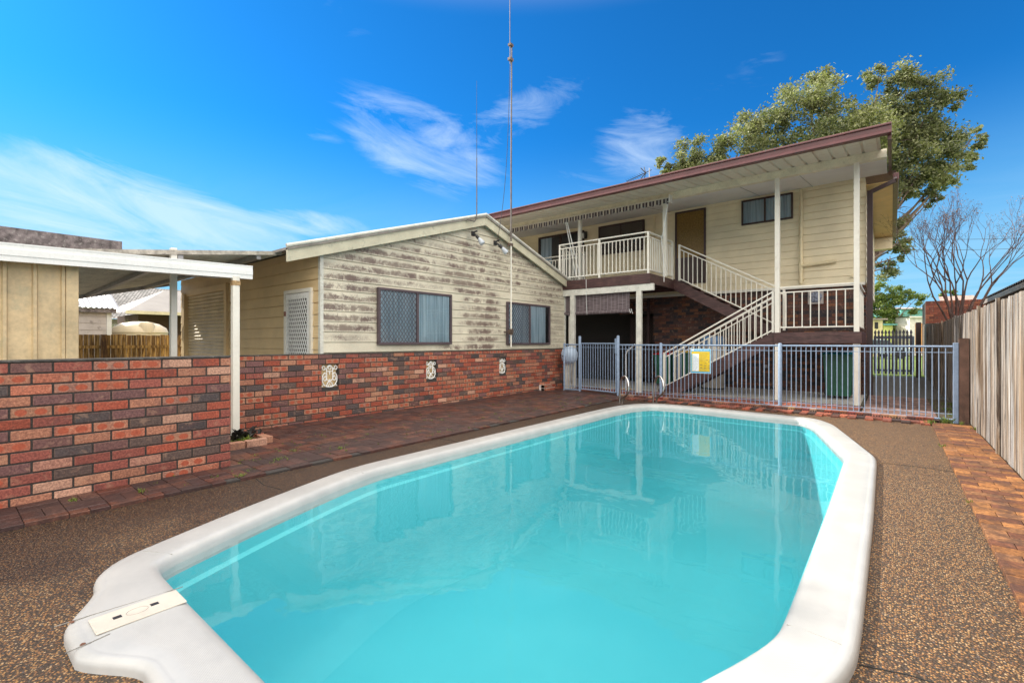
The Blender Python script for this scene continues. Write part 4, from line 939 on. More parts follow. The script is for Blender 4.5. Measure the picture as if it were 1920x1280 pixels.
for x,y,h_,r_ in ((-6.58,10.28,1.24,.024),(-6.13,10.3,1.42,.034),(-4.94,FY-.04,1.42,.034),(-3.93,FY-.02,1.25,.033),(-1.65,FY+.08,1.25,.034)):
    MB().tube([(x,y,0),(x,y,h_-.02),(x,y,h_)],[r_,r_,r_*.6],14).build('fence_post',poolblue,fe,smooth=True)
MB().box(.745,.81,FY-.03,FY+.035,0,1.26).build('fence_post',poolblue,fe,bevel=.006)
gt=thing('pool_gate','pale blue tubular pool gate between two taller posts','gate',(-5.5,10.15,0))
g_=panel((-6.07,10.27,0),(-5.0,10.03,0),gt,'gate_frame',1.23,.078,.09,True)
mb=MB(); mb.box(-5.02,-4.96,10.0,10.06,1.0,1.35); mb.build('latch',poolblue,gt,bevel=.006)
# edging bricks on end with core holes under the fence
mb=MB(); x=-4.85
while x<.45:
    c,_=random.choice(BR[:6]); c=tuple(q*random.uniform(.5,.8) for q in c); mb.obox((x+.055,10.0,.03),(.0535,0,0),(0,.06,0),(0,0,.04),c+(0,),uvface=True); x+=.112
eb=one('brick_edging','row of cored bricks set on edge under the pool fence','brick edging',mb,brickm,bevel=.003)
mb=MB(); x=-4.85
while x<.45:
    for k in (.025,.062,.095): mb.box(x+k-.007,x+k+.007,9.936,9.9395,.015,.045)
    x+=.112
o=tag(mb.build('core_holes',DARK,eb),kind='stuff')
# safety sign
sg=thing('safety_sign','blue and yellow pool resuscitation chart fixed to the fence','sign',(-3.15,FY-.02,.95))
X0,X1,Z0,Z1=-3.29,-2.88,.62,1.13
import mathutils
def sx(u): return X0+(X1-X0)*u
def szz(v): return Z0+(Z1-Z0)*v
ys_=FY-.025
MB().box(X0,X1,ys_,ys_+.006,Z0,Z1).build('sign_board',paint('sign_blue',(.03,.38,.68),.35,.03,3,.02),sg,bevel=.002)
mb=MB(); e_=.0012
def pr(u0,u1,v0,v1,c,l=1): mb.box(sx(u0),sx(u1),ys_-e_*l,ys_-e_*l+.001,szz(v0),szz(v1),c)
Wc=(.8,.86,.9); Yc=(.72,.5,.02); Dk=(.02,.05,.12)
for a in ((0,1,0,.015),(0,1,.985,1),(0,.015,.015,.985),(.985,1,.015,.985)): pr(*a,Wc)
pr(.05,.95,.07,.885,Yc)
pr(.1,.42,.09,.79,Wc,2); 
for k in range(11): pr(.05,.095,.11+k*.062,.14+k*.062,(.02,.5,.65),2)
rr=random.Random(3)
for k in range(17): pr(.13,.13+rr.uniform(.12,.26),.115+k*.039,.121+k*.039,(.35,.4,.5),3)
for k in range(14): pr(.46,.46+rr.uniform(.25,.45),.5+k*.025,.506+k*.025,(.5,.42,.1),2)
for k in range(5): pr(.46,.46+rr.uniform(.25,.45),.10+k*.02,.106+k*.02,(.5,.42,.1),2)
for (u,v) in ((.48,.33),(.54,.335),(.68,.31),(.72,.30),(.9,.31),(.48,.22),(.53,.215),(.67,.2),(.71,.21),(.9,.21),(.8,.54),(.9,.52),(.74,.42),(.88,.46)): pr(u,u+.045,v,v+.018,Dk,3)
mb.build('sign_print',attrm,sg)
paint('white_print',(.85,.9,.92),.4,.01); mb=MB()
mb.box(sx(.05),sx(.18),ys_-.002,ys_-.001,szz(.915),szz(.965))
hx=.21; rr=random.Random(12)
while hx<.93:
    w9=rr.uniform(.012,.022); mb.box(sx(hx),sx(hx+w9),ys_-.002,ys_-.001,szz(.922),szz(.922+rr.uniform(.018,.03))); hx+=w9+.008
mb.build('sign_heading',bpy.data.materials['white_print'],sg)

# ladder rails
lad=thing('pool_ladder','pair of stainless steel grab rails at the far left corner of the pool','pool rails',(-4.1,9.2,0))
def grab(bx,by,dx,dy):
    P=[(0,0),(.015,.2),(.05,.36),(.10,.46),(.17,.51),(.25,.505),(.32,.44),(.355,.34),(.35,.25),(.30,.18),(.22,.145),(.15,.11),(.115,.06),(.105,0)]
    Q=[]
    for i in range(len(P)-1):
        for k in range(3): 
            tt=k/3; p0=P[max(i-1,0)];p1=P[i];p2=P[i+1];p3=P[min(i+2,len(P)-1)]
            f=lambda a,b_,c,d: .5*((2*b_)+(-a+c)*tt+(2*a-5*b_+4*c-d)*tt*tt+(-a+3*b_-3*c+d)*tt**3)
            Q.append((f(p0[0],p1[0],p2[0],p3[0]),f(p0[1],p1[1],p2[1],p3[1])))
    Q.append(P[-1]); mb=MB(); mb.tube([(bx+dx*s_*1.1,by+dy*s_*1.1,z*1.1) for s_,z in Q],.021,10); return mb.build('grab_rail',chrome,lad,smooth=True)
grab(-4.44,9.08,.75,-.5); grab(-3.90,9.55,.75,-.5)

# ---------------------------------------------------------------- things under the deck
def bin_(x,y,w,d_,h,lidm,label):
    r=thing('wheelie_bin',label,'wheelie bin',(x,y,0),None)
    mb=MB(); t_=.06
    mb.mesh([(x-w/2+t_,y-d_/2+t_,.06),(x+w/2-t_,y-d_/2+t_,.06),(x+w/2-t_,y+d_/2-t_*.5,.06),(x-w/2+t_,y+d_/2-t_*.5,.06),(x-w/2,y-d_/2,h-.08),(x+w/2,y-d_/2,h-.08),(x+w/2,y+d_/2,h-.08),(x-w/2,y+d_/2,h-.08)],[(3,2,1,0),(4,5,6,7),(0,1,5,4),(1,2,6,5),(2,3,7,6),(3,0,4,7)])
    mb.box(x-w/2-.02,x+w/2+.02,y-d_/2-.02,y+d_/2+.02,h-.1,h-.05); mb.build('bin_body',greenbin,r,bevel=.015,seg=2)
    mb=MB(); mb.mesh([(x-w/2-.02,y-d_/2-.04,h-.05),(x+w/2+.02,y-d_/2-.04,h-.05),(x+w/2+.02,y+d_/2+.03,h-.03),(x-w/2-.02,y+d_/2+.03,h-.03),(x-w/2+.03,y-d_/2,h-.01),(x+w/2-.03,y-d_/2,h-.01),(x+w/2-.03,y+d_/2,h+.03),(x-w/2+.03,y+d_/2,h+.03)],[(3,2,1,0),(4,5,6,7),(0,1,5,4),(1,2,6,5),(2,3,7,6),(3,0,4,7)]); mb.build('bin_lid',lidm,r,bevel=.01,seg=2)
    for s in (-1,1):
        a=x+s*(w/2-.02); q=MB().tube([(a-.03,y+d_/2-.02,.1),(a+.03,y+d_/2-.02,.1)],.1,18).build('wheel',blackp,r,smooth=True); MB().tube([(a-.034,y+d_/2-.02,.1),(a+.034,y+d_/2-.02,.1)],.06,16).build('wheel_hub',teal,q,smooth=True)
    MB().tube([(x-w/2+.05,y+d_/2+.06,h-.06),(x+w/2-.05,y+d_/2+.06,h-.06)],.014,8).build('bin_handle',greenbin,r)
    return r
bin_(-5.15,13.45,.48,.5,.95,redlid,'green wheelie bin with a red lid behind the foot of the stairs')
bin_(-4.42,13.5,.5,.5,1.02,yellowlid,'green wheelie bin with a yellow lid behind the foot of the stairs')
rb=bin_(-.93,13.0,.58,.62,1.05,paint('blue_green_plastic',(.02,.2,.28),.4),'large green wheelie bin below the stair landing')
# the right bin is turned so one wheel shows at its side
tk=thing('hot_water_tank','round beige storage tank standing under the stairs','hot water tank',(-3.78,13.35,0))
MB().lathe((-3.78,13.35,0),[(0,.03),(.3,.03),(.3,1.28),(.27,1.33),(0,1.34)],28).build('tank_body',paint('beige_enamel',(.42,.38,.33),.4),tk,smooth=True)
MB().lathe((-3.78,13.35,0),[(.305,1.2),(.31,1.34),(.26,1.42),(0,1.45)],28).build('tank_lid',paint('blue_enamel',(.12,.24,.45),.35),tk,smooth=True)
MB().lathe((-3.78,13.35,0),[(.31,0),(.31,.04),(.29,.04)],28).build('tank_base',blackp,tk)
hl=thing('garden_hose','black hose looped on the brick wall under the landing','hose',(-2.9,HY-.08,.5)); pts=[(-3.15+.28*math.cos(a)+.28,HY-.1,.62+(.36*math.sin(a))) for a in [math.pi+math.pi*k/14 for k in range(15)]]; MB().tube(pts,.014,8).build('hose_loop',blackp,hl,smooth=True); MB().box(-2.62,-2.55,HY-.12,HY-.04,.58,.66).build('tap',galv,hl)
fl_=thing('pool_filter','round pale blue filter housing behind the narrow left panel of the pool fence','pool filter',(-6.72,10.9,0))
MB().lathe((-6.70,10.72,.68),[(0,0),(.12,.02),(.2,.1),(.22,.2),(.22,.3),(.18,.4),(.08,.46),(0,.47)],24).build('filter_dome',blueplastic,fl_,smooth=True)
mb=MB(); mb.box(-6.86,-6.84,10.53,10.55,.9,.93); mb.box(-6.79,-6.76,10.50,10.53,.88,.91); mb.build('vent_slot',blackp,fl_)
mb=MB(); mb.box(-6.86,-6.72,10.7,10.76,0,.7); mb.tube([(-6.62,10.7,0),(-6.66,10.66,.3),(-6.6,10.68,.68)],.012,6); mb.build('filter_stand',offw,fl_)
pp=MB(); pp.tube([(-5.35,11.3,.0),(-5.35,11.3,.95),(-5.3,11.27,1.03),(-4.95,10.95,1.2)],.02,8); one('bent_pipe','white bent pipe standing behind the pool gate','pipe',pp,whitem,smooth=True)
pp=MB(); pp.beam((-6.0,11.3,.03),(-5.3,11.55,.03),.05,.03); one('timber_offcut','pale piece of timber lying behind the pool gate','timber',pp,paint('raw_timber',(.5,.38,.25),.8))

# ---------------------------------------------------------------- right boundary fence
rf=thing('paling_fence','tall silvered timber paling fence along the right edge','fence',(.95,8,0))
mb=MB(); y=1.0; rr=random.Random(5)
while y<24:
    w_=.095+rr.uniform(-.006,.006); top=1.74+rr.uniform(-.012,.012)+(.16 if y>16 else 0)*min(1,(y-16)/6 if y>16 else 0); o_=rr.uniform(0,.008); s_=rr.uniform(.55,1.15)
    warm=rr.choice([(1,1,1),(1,.93,.85),(.92,.97,1.04),(1,.9,.8),(.8,.78,.76)])
    mb.box(.935+o_,.952+o_,y,y+w_,.02,top,tuple(s_*q for q in warm)); y+=w_+rr.uniform(.002,.007)
mb.build('paling',fencewood,rf)
mb=MB()
for z in (.35,1.45): mb.box(.962,1.0,1,24,z-.04,z+.04)
mb.build('fence_rail',fencewood,rf)
for y in (3.2,5.9,7.45,8.95,12,15,18,21): MB().box(.905,.934,y,y+.06,0,1.765).build('cover_strip',fencewood,rf)
one('timber_post','short dark timber post between the metal fence end and the paling fence','post',MB().box(.815,.925,10.02,10.14,0,1.33),paint('wet_dark_timber',(.13,.07,.05),.7,.35,5,.3))

# side gate and picket gate
pg=thing('picket_gate','blue grey picket gate closing the side path by the lawn','gate',(.05,21.8,0))
mb=MB(); 
for k in range(11):
    x=-.47+k*.1; s_=1
    P=[(-.034,.1),(.034,.1),(.034,1.5),(.016,1.53),(.034,1.57),(.04,1.62),(.0,1.72),(-.04,1.62),(-.034,1.57),(-.016,1.53),(-.034,1.5)]
    n_=len(P); mb.mesh([(x+a,21.80,b_) for a,b_ in P]+[(x+a,21.82,b_) for a,b_ in P],[tuple(range(n_)),tuple(range(n_,2*n_))[::-1]]+[(i,i+n_,(i+1)%n_+n_,(i+1)%n_) for i in range(n_)])
mb.build('picket',paint('grey_blue_picket_paint',(.12,.12,.16),.6,.2,5,.1),pg)
mb=MB(); mb.box(-.52,.62,21.83,21.88,1.38,1.47); mb.box(-.52,.62,21.83,21.88,.2,.27); mb.box(-.52,-.46,21.83,21.88,.27,1.38); mb.box(.56,.62,21.83,21.88,.27,1.38); mb.build('gate_frame',poolblue,pg)
one('gate_post','dark timber post on the right of the picket gate','post',MB().box(.66,.8,21.75,21.9,0,1.95),brown)
one('gate_post','brown metal post on the left of the picket gate','post',MB().box(-.62,-.54,21.75,21.85,0,2.1),brown)

# ---------------------------------------------------------------- vegetation
def leaves(mb_pts,n,clusters,size,rnd,flat=.5,elong=2.0):
    V=[];F=[];C=[]
    tot=sum(c[3]**2 for c in clusters)
    for (cx,cy,cz,r) in clusters:
        k=int(n*r*r/tot); lum=rnd.uniform(-.15,.15)
        # sub-clumps on the ball's shell
        subs=[]
        for _ in range(max(5,int(r*r*15))):
            d=Vector((rnd.gauss(0,1),rnd.gauss(0,1),rnd.gauss(0,1))).normalized()*r*rnd.uniform(.45,1.0); subs.append((Vector((cx,cy,cz))+Vector((d.x,d.y,d.z*.85)),r*rnd.uniform(.17,.38),rnd.uniform(-.2,.2)))
        for _ in range(k):
            s_,sr,sl2=rnd.choice(subs); p=s_+Vector((rnd.gauss(0,1),rnd.gauss(0,1),rnd.gauss(0,.7)))*sr*.6
            a=Vector((rnd.gauss(0,1),rnd.gauss(0,1),rnd.gauss(0,.7)-.4)).normalized(); b_=a.cross(Vector((rnd.gauss(0,1),rnd.gauss(0,1),rnd.gauss(0,1)))).normalized()
            L=size*rnd.uniform(.6,1.3); W=L/elong; i=len(V)
            V+= [p-a*L*.5,p+b_*W*.5,p+a*L*.5,p-b_*W*.5]; F.append((i,i+1,i+2,i+3)); C.append(min(1,max(0,.45+lum+sl2+rnd.uniform(-.35,.35))))
    return V,F,C
def leafobj(name,V,F,C,mat,parent):
    off=ORG[parent.name]; me=bpy.data.meshes.new(name); me.from_pydata([tuple(v-off) for v in V],[],F)
    ca=me.color_attributes.new('Col','FLOAT_COLOR','CORNER'); cd=[]
    for c in C: cd.extend((c,c,c,1)*4)
    ca.data.foreach_set('color',cd); me.materials.append(mat); o=bpy.data.objects.new(name,me); COL.objects.link(o); o.parent=parent; return o
FW=Vector((-math.sin(YAW),math.cos(YAW),0)); RT=Vector((math.cos(YAW),math.sin(YAW),0))
def tree(name,label,base,cl,n,size,mat,seed,group=None,tr=.3,bark=None,elong=2.0):
    """cl: clusters as (across, height, away, radius) in metres from the trunk foot; across runs along the street side of the tree"""
    rnd=random.Random(seed); base=Vector(base); r=thing(name,label,'tree',tuple(base),group)
    W=[tuple(base+RT*a+FW*c+Vector((0,0,b_)))+(rd,) for a,b_,c,rd in cl]
    V,F,C=leaves(None,n,W,size,rnd,elong=elong); leafobj('crown',V,F,C,mat,r)
    mb=MB(); top=max(b_ for _,b_,_,_ in cl)
    fork=base+Vector((0,0,top*.28)); mb.tube([base,base+Vector((.1,0,top*.14)),fork],[tr,tr*.85,tr*.7],10)
    for w_ in W:
        e=Vector(w_[:3]); mid=fork.lerp(e,.5)+Vector((rnd.uniform(-.3,.3),rnd.uniform(-.3,.3),rnd.uniform(0,.5)))
        mb.tube([fork,fork.lerp(mid,.5)+Vector((rnd.uniform(-.15,.15),0,rnd.uniform(0,.3))),mid,e],[tr*.45,tr*.35,tr*.25,tr*.08],6)
        for _ in range(5):
            q=mid.lerp(e,rnd.uniform(.1,1)); d=Vector((rnd.gauss(0,1),rnd.gauss(0,1),rnd.gauss(.3,.8))).normalized()*w_[3]*rnd.uniform(.5,.95); mb.tube([q,q+d*.5+Vector((0,0,.1)),q+d],[tr*.12,tr*.08,tr*.03],4)
    mb.build('trunk',bark or barkm,r,smooth=True); return r
# big tree behind the house (about 24 m from the camera, 36.7 px per metre there)
def c2(u,v,r,dz=0,D=24.,u0=1600): return ((u-u0)*D/880,1.28+(640-v)*D/880,dz,r*D/880)
big=[c2(1280,300,34),c2(1265,335,28,.5),c2(1330,285,42,.8),c2(1385,265,42,-.5),c2(1345,330,40),c2(1440,240,52,.4),c2(1500,200,52,-.6),c2(1545,160,34,.2),c2(1590,205,46,.5),c2(1530,260,60,0),c2(1460,300,52,.8),c2(1600,270,56,-.8),c2(1655,215,48,.6),c2(1690,160,42,0),c2(1715,140,26,.3),c2(1735,190,44,-.5),c2(1700,240,60,.5),c2(1745,260,46,0),c2(1720,310,50,-.6),c2(1780,290,42,.5),c2(1820,262,26,0),c2(1825,300,22,.4),c2(1760,345,34,0),c2(1700,350,36,.5),c2(1745,375,18),c2(1690,420,26,.4),c2(1672,460,30,-.3),c2(1700,455,18,.3),c2(1665,500,24,0),c2(1690,480,14,.2),c2(1250,300,18,.2),c2(1300,318,34,.3),c2(1410,320,48,0),c2(1650,320,50,.6),c2(1655,380,30,0),c2(1680,270,50,.9),c2(1765,225,24,.3),c2(1835,245,12,0),c2(1640,150,26,-.3),c2(1665,355,34,.1),c2(1690,335,34,-.3)]
b0=FW*24+RT*(24*(1600-960)/880)
tree('gum_tree','big olive green tree towering behind the two storey house',(b0.x,b0.y,0),big,100000,.155,leafA,11,tr=.2)
def treeat(name,label,u,D,cl,n,size,mat,seed,**k):
    b=FW*D+RT*(D*(u-960)/880); return tree(name,label,(b.x,b.y,0),[c2(uu,v,r,dz,D,u) for uu,v,r,dz in cl],n,size,mat,seed,**k)
treeat('street_tree','yellow green spreading tree beyond the picket gate',1668,44,[(1660,575,24,0),(1640,570,26,1),(1680,555,22,0),(1700,562,16,-1),(1650,545,20,0),(1715,585,12,0),(1690,590,18,1),(1640,600,24,0),(1670,605,20,0),(1705,545,9,0)],14000,.2,leafB,12,tr=.16)
treeat('street_tree','small green tree top showing above the brown brick wall',1775,50,[(1770,552,9,0),(1785,548,8,0),(1795,556,8,0)],900,.25,leafB,13)
treeat('garden_tree','sparse grey leaved tree behind the tiled roof at the far left',262,34,[(250,560,14,0),(275,555,14,1),(290,570,12,0),(235,575,12,0),(300,550,12,0)],700,.2,leafA,14,tr=.12)
tree('garden_tree','dense dark garden tree added unseen left of the camera to cast shade',(-10.2,-1.75,0),[(0,3.0,0,1.3),(0,4.2,0,1.45),(0,5.2,.1,1.4),(0,6.0,0,1.2),(.5,4.6,.3,1.2),(-.6,4.0,-.4,1.3),(-.5,5.4,-.3,1.3)],26000,.24,leafA,41,tr=.25)  # added shade caster for the near left coping, never in view
tree('garden_tree','tall garden tree added unseen beyond the left paling fence to shade the pool',(-17.6,-1.1,0),[(0,6.6,0,1.5),(0,7.8,0,1.6),(0,9.0,0,1.6),(0,10.3,0,1.4),(.2,10.9,0,1.1),(.7,8.4,.2,1.3),(-.7,8.0,-.2,1.4),(-.6,9.4,0,1.3),(.6,9.6,.3,1.1)],52000,.27,leafA,43,tr=.3)  # out of view, put in to shade the near part of the pool
tree('gum_tree','very tall gum tree added unseen far beyond the left paling fence to shade the pool floor',(-26,-1.35,0),[(0,11.0,0,1.7),(0,12.6,0,1.8),(0,14.2,0,1.8),(0,15.6,0,1.5),(.8,13.6,.4,1.5),(.9,15.2,.6,1.3),(-.9,13.2,-.4,1.5),(-.6,15.2,0,1.4)],42000,.32,leafA,44,tr=.35)  # added only to keep sun off the pool floor
tree('garden_tree','second dense garden tree added unseen further behind the camera to cast shade',(-10.6,-4.9,0),[(-.6,5.0,-.5,1.6),(.6,5.2,.4,1.6),(0,6.0,0,1.2),(-.9,3.6,.5,1.6),(.9,3.6,0,1.6)],14000,.26,leafA,42,tr=.25)  # unseen as well, added for shade on the near left side
# bare tree by the right fence
rnd=random.Random(21); bt=thing('bare_tree','leafless winter tree with many thin branches behind the right fence','tree',(1.5,18.2,0))
mb=MB(); tips=[]
def grow(p,d,L,r,lv):
    if lv==0 or r<.0016: tips.append(p); return
    n_=3; pts=[p]; rs=[r]; q=p
    for i in range(n_):
        d=(d+Vector((rnd.gauss(0,.10),rnd.gauss(0,.10),.04))).normalized(); q=q+d*L/n_; pts.append(q); rs.append(r*(1-.35*(i+1)/n_))
    mb.tube(pts,rs,5 if r>.015 else 3,cap=False)
    k=2 if lv>2 else rnd.choice([2,3])
    for i in range(k):
        ax=Vector((rnd.gauss(0,1),rnd.gauss(0,1),rnd.gauss(0,.5))).normalized(); nd=(d+ax*rnd.uniform(.3,.55)).normalized(); nd=(nd+Vector((0,0,.12))).normalized()
        grow(q,nd,L*rnd.uniform(.62,.84),r*.64,lv-1)
for k in range(13):
    a=k/13*2*math.pi+rnd.uniform(-.3,.3); sp_=rnd.uniform(.25,.75); dv=(RT*math.cos(a)*sp_+FW*math.sin(a)*.5*sp_+Vector((0,0,1))).normalized()
    b_=Vector((1.5,18.2,0))+RT*math.cos(a)*.12; mb.tube([b_,b_+Vector((0,0,1.4))+dv*.1,b_+Vector((0,0,1.5))+dv*.6],[.042,.034,.028],6)
    grow(b_+Vector((0,0,1.5))+dv*.6,dv,.9,.026,7)
mb.build('trunk',twigm,bt,smooth=False)
V=[];F=[];C=[]
for p in tips:
    if rnd.random()<.45:
        for _ in range(2):
            q=p+Vector((rnd.gauss(0,.03),rnd.gauss(0,.03),rnd.gauss(0,.03))); a=Vector((rnd.gauss(0,1),rnd.gauss(0,1),rnd.gauss(0,1))).normalized()*.02; b_=a.cross(Vector((0,0,1)))*.7; i=len(V); V+=[q-a,q+b_,q+a,q-b_]; F.append((i,i+1,i+2,i+3)); C.append(rnd.random())
leafobj('seed_pods',V,F,C,leafm('dry_pod',(.16,.08,.05),(.4,.22,.1),.1),bt)
# grass tufts in the paving and weeds
def tuft(mb,x,y,n_,h,spread,rnd,z=.02):
    for _ in range(n_):
        a=rnd.uniform(0,6.28); l=h*rnd.uniform(.5,1.1); w_=.003; bx=x+rnd.gauss(0,spread*.3); by=y+rnd.gauss(0,spread*.3); dx,dy=math.cos(a),math.sin(a); o_=l*rnd.uniform(.2,.8)
        mb.face([(bx-dy*w_,by+dx*w_,z),(bx+dy*w_,by-dx*w_,z),(bx+dx*o_*.5+dy*w_*.7,by+dy*o_*.5-dx*w_*.7,z+l*.7),(bx+dx*o_,by+dy*o_,z+l)],(rnd.random(),)*3)
rnd=random.Random(9); mb=MB()
for x,y,n_,h,s_ in ((.66,9.85,60,.10,.09),(.45,9.62,50,.07,.1),(.82,9.8,25,.06,.05),(.93,9.3,30,.07,.1),(.47,5.1,10,.03,.03),(.48,7.6,20,.04,.06),(.75,11.6,40,.08,.2),(.85,12.6,40,.08,.3),(.8,10.8,30,.07,.1)): tuft(mb,x,y,n_,h,s_,rnd)
tag(mb.build('grass_tufts',leafB),kind='stuff')
mb=MB()
for _ in range(230):
    y=rnd.uniform(1.2,9.8); x=-4.68-abs(rnd.gauss(0,1))*.9
    x=round((x+7.04)/.115)*.115-7.04 if rnd.random()<.6 else x
    if x<-7: continue
    tuft(mb,x,y,rnd.choice([2,3,5,9]),.02,.05,rnd,.03)
for x,y in ((-5.0,.7),(-4.85,1.1),(-5.05,2.3),(-5.3,2.6),(-5.0,3.0),(-4.7,1.8)): tuft(mb,x,y,26,.03,.06,rnd,.03)
tag(mb.build('paving_weeds',leafB),kind='stuff')
# pot plant corner bed
pb=thing('brick_planter','low brick bordered bed at the foot of the white post','planter',(-6.3,2.45,0))
mb=MB(); 
for (x,y,dx,dy) in ((-5.95,2.2,0,1),(-5.95,2.45,0,1),(-6.10,2.62,1,0),(-6.34,2.64,1,0),(-6.0,1.98,0,1)):
    mb.obox((x,y,.06),(.115,0,0) if dx else (.05,0,0),(0,.05,0) if dx else (0,.115,0),(0,0,.045),random.choice(BR[:4])[0]+(0,),uvface=True)
mb.build('border_brick',brickm,pb,bevel=.004); MB().box(-6.9,-6.0,2.0,2.6,.0,.06).build('bed_soil',soil,pb)
pl_=thing('pot_plant','dark leafed plant with a bright green fern at the foot of the white post','plant',(-6.2,2.4,.06)); mb=MB(); rnd=random.Random(4)
for k in range(46):
    a=rnd.uniform(0,6.28); l=rnd.uniform(.10,.24); b_=Vector((-6.3+rnd.gauss(0,.09),2.42+rnd.gauss(0,.1),.06)); d=Vector((math.cos(a)*.8,math.sin(a)*.8,rnd.uniform(.6,1.4))).normalized(); s_=d.cross(Vector((0,0,1))).normalized()*.028; m_=b_+d*l*.6; e=b_+d*l+Vector((0,0,-.04)); g=rnd.random()*.25
    mb.face([b_,m_-s_,e,m_+s_],(g,)*3)
mb.build('dark_leaves',leafm('dark_purple_leaf',(.02,.015,.015),(.06,.07,.04),.1),pl_)
mb=MB()
for k in range(60):
    a=rnd.uniform(0,6.28); l=rnd.uniform(.06,.15); b_=Vector((-6.08+rnd.gauss(0,.02),2.38+rnd.gauss(0,.03),.06)); d=Vector((math.cos(a),math.sin(a),rnd.uniform(.2,.9))).normalized(); s_=d.cross(Vector((0,0,1))).normalized()*.008; m_=b_+d*l*.6; mb.face([b_,m_-s_,b_+d*l,m_+s_],(rnd.random(),)*3)
mb.build('fern',leafB,pl_)

# ---------------------------------------------------------------- background, left
def ux(u,v,D,z=None):
    p=FW*D+RT*(D*(u-960)/880); return Vector((p.x,p.y,1.28+(640-v)*D/880))
lf=thing('paling_fence','brown timber paling fence seen through the carport','fence',(-16,4,0)); mb=MB(); y=-2; rr=random.Random(8)
while y<12:
    s_=rr.uniform(.6,1.2); mb.box(-16.02,-16,y,y+.1,0,1.46+rr.uniform(-.015,.015),(s_,s_,s_)); y+=.108
mb.build('paling',paling,lf); mb=MB().box(-15.99,-15.94,-2,12,1.1,1.18,(.9,.9,.9)); mb.box(-15.99,-15.94,-2,12,.3,.38,(.9,.9,.9)); mb.build('fence_rail',paling,lf)
MB().box(-15.99,-15.86,2.75,2.87,0,1.46,(.35,.3,.3)).build('fence_post',paling,lf)
sw=thing('garden_shed','small white shed with a corrugated roof beyond the paling fence','shed',(-19,1.5,0))
mb=MB(); lapwall(mb,(-18.05,0,0),(0,1,0),(1,0,0),0,2.2,.2,lambda z:(-3,3.3),.012); mb.box(-20.4,-18.06,-3,3.3,0,2.2); mb.build('shed_wall',paint('peeling_white_paint',(.55,.5,.48),.7,.1,5,.1,dirt=(.2,.17,.16),dirtsc=6,dirtamt=.8),sw)
MB().box(-18.08,-18.02,3.25,3.36,0,2.2).build('corner_trim',white,sw)
mb=MB(); y=-3.2
while y<3.45:
    mb.mesh([(-17.85,y,2.24),(-17.85,y+.06,2.27),(-17.85,y+.12,2.24),(-19.6,y,3.05),(-19.6,y+.06,3.08),(-19.6,y+.12,3.05)],[(0,1,4,3),(1,2,5,4)]); y+=.12
mb.mesh([(-19.6,-3.2,3.05),(-19.6,3.5,3.05),(-21,3.5,2.3),(-21,-3.2,2.3)],[(0,1,2,3)]); mb.face([(-17.9,3.4,2.2),(-19.6,3.4,3.0),(-21,3.4,2.2)]); mb.build('shed_roof',zinc,sw)
MB().box(-18.0,-17.9,-3.2,3.45,2.12,2.24).build('fascia',asb,sw)
wt=thing('water_tank','round cream plastic water tank behind the paling fence','water tank',(-19,4.2,0))
MB().lathe((-19,4.25,0),[(.74,0),(.74,1.55),(.76,1.57),(.74,1.62),(.7,1.72),(.5,1.85),(.2,1.92),(0,1.93)],32).build('tank_wall',tankm,wt,smooth=True)
MB().lathe((-18.45,4.3,1.55),[(.22,0),(.22,.24),(.17,.33),(0,.36)],20).build('inlet_cover',tankm,wt,smooth=True)
nh=thing('neighbour_house','low neighbour house with pale roof and blue verandah posts beyond the tank','house',(-27,9,0))
mb=MB(); mb.box(-32,-28,6.2,16,0,2.6); mb.build('house_wall',paint('brown_weatherboard',(.13,.07,.05),.7),nh)
mb=MB(); mb.mesh([(-25.6,5.3,2.62),(-25.6,16,2.62),(-29,16,3.9),(-29,7.5,3.9),(-25.6,5.3,2.5),(-25.6,16,2.5)],[(0,1,2,3),(4,5,1,0)]); mb.mesh([(-25.6,5.3,2.6),(-29,7.5,3.9),(-32.4,5.3,2.6)],[(0,1,2)]); mb.build('house_roof',paint('pale_roof_sheet',(.27,.25,.23),.6,.1,1),nh)
mb=MB(); mb.box(-25.7,-25.55,5.25,16,2.48,2.62); mb.build('gutter',cream,nh)
for y in (6.9,8.4,9.9): MB().box(-26,-25.85,y,y+.14,0,2.5).build('verandah_post',paint('blue_post_paint',(.12,.2,.35),.5),nh)
th=thing('tiled_roof_house','neighbour house with a lichen speckled tile roof behind the white shed','house',(-36,5,0))
def tiles(name):
    m,t,b=newmat(name); c=t.coord(); P=t.xyz(c); br=t.n.new('ShaderNodeTexBrick'); t.put(br.inputs['Vector'],t.comb(P[1],P[2],0)); br.inputs['Scale'].default_value=3.2; br.inputs['Color1'].default_value=(.5,.48,.46,1); br.inputs['Color2'].default_value=(.2,.19,.18,1); br.inputs['Mortar'].default_value=(.04,.04,.04,1); br.inputs['Mortar Size'].default_value=.06
    setb(t,b,br.outputs[0],.8); return m
tlm=tiles('speckled_roof_tile')
mb=MB(); mb.mesh([(-32.5,-4,2.5),(-32.5,14,2.5),(-38,11,4.8),(-38,-4,4.8),(-43,14,2.5)],[(0,1,2,3),(1,4,2)]); mb.build('tiled_roof',tlm,th); MB().box(-42,-33,-4,7.5,0,2.5).build('house_wall',brickm,th)
sh_=thing('yucca_plant','spiky green plants between tank and neighbour verandah','plant',(-20.5,6.5,0)); mb=MB(); rnd=random.Random(33)
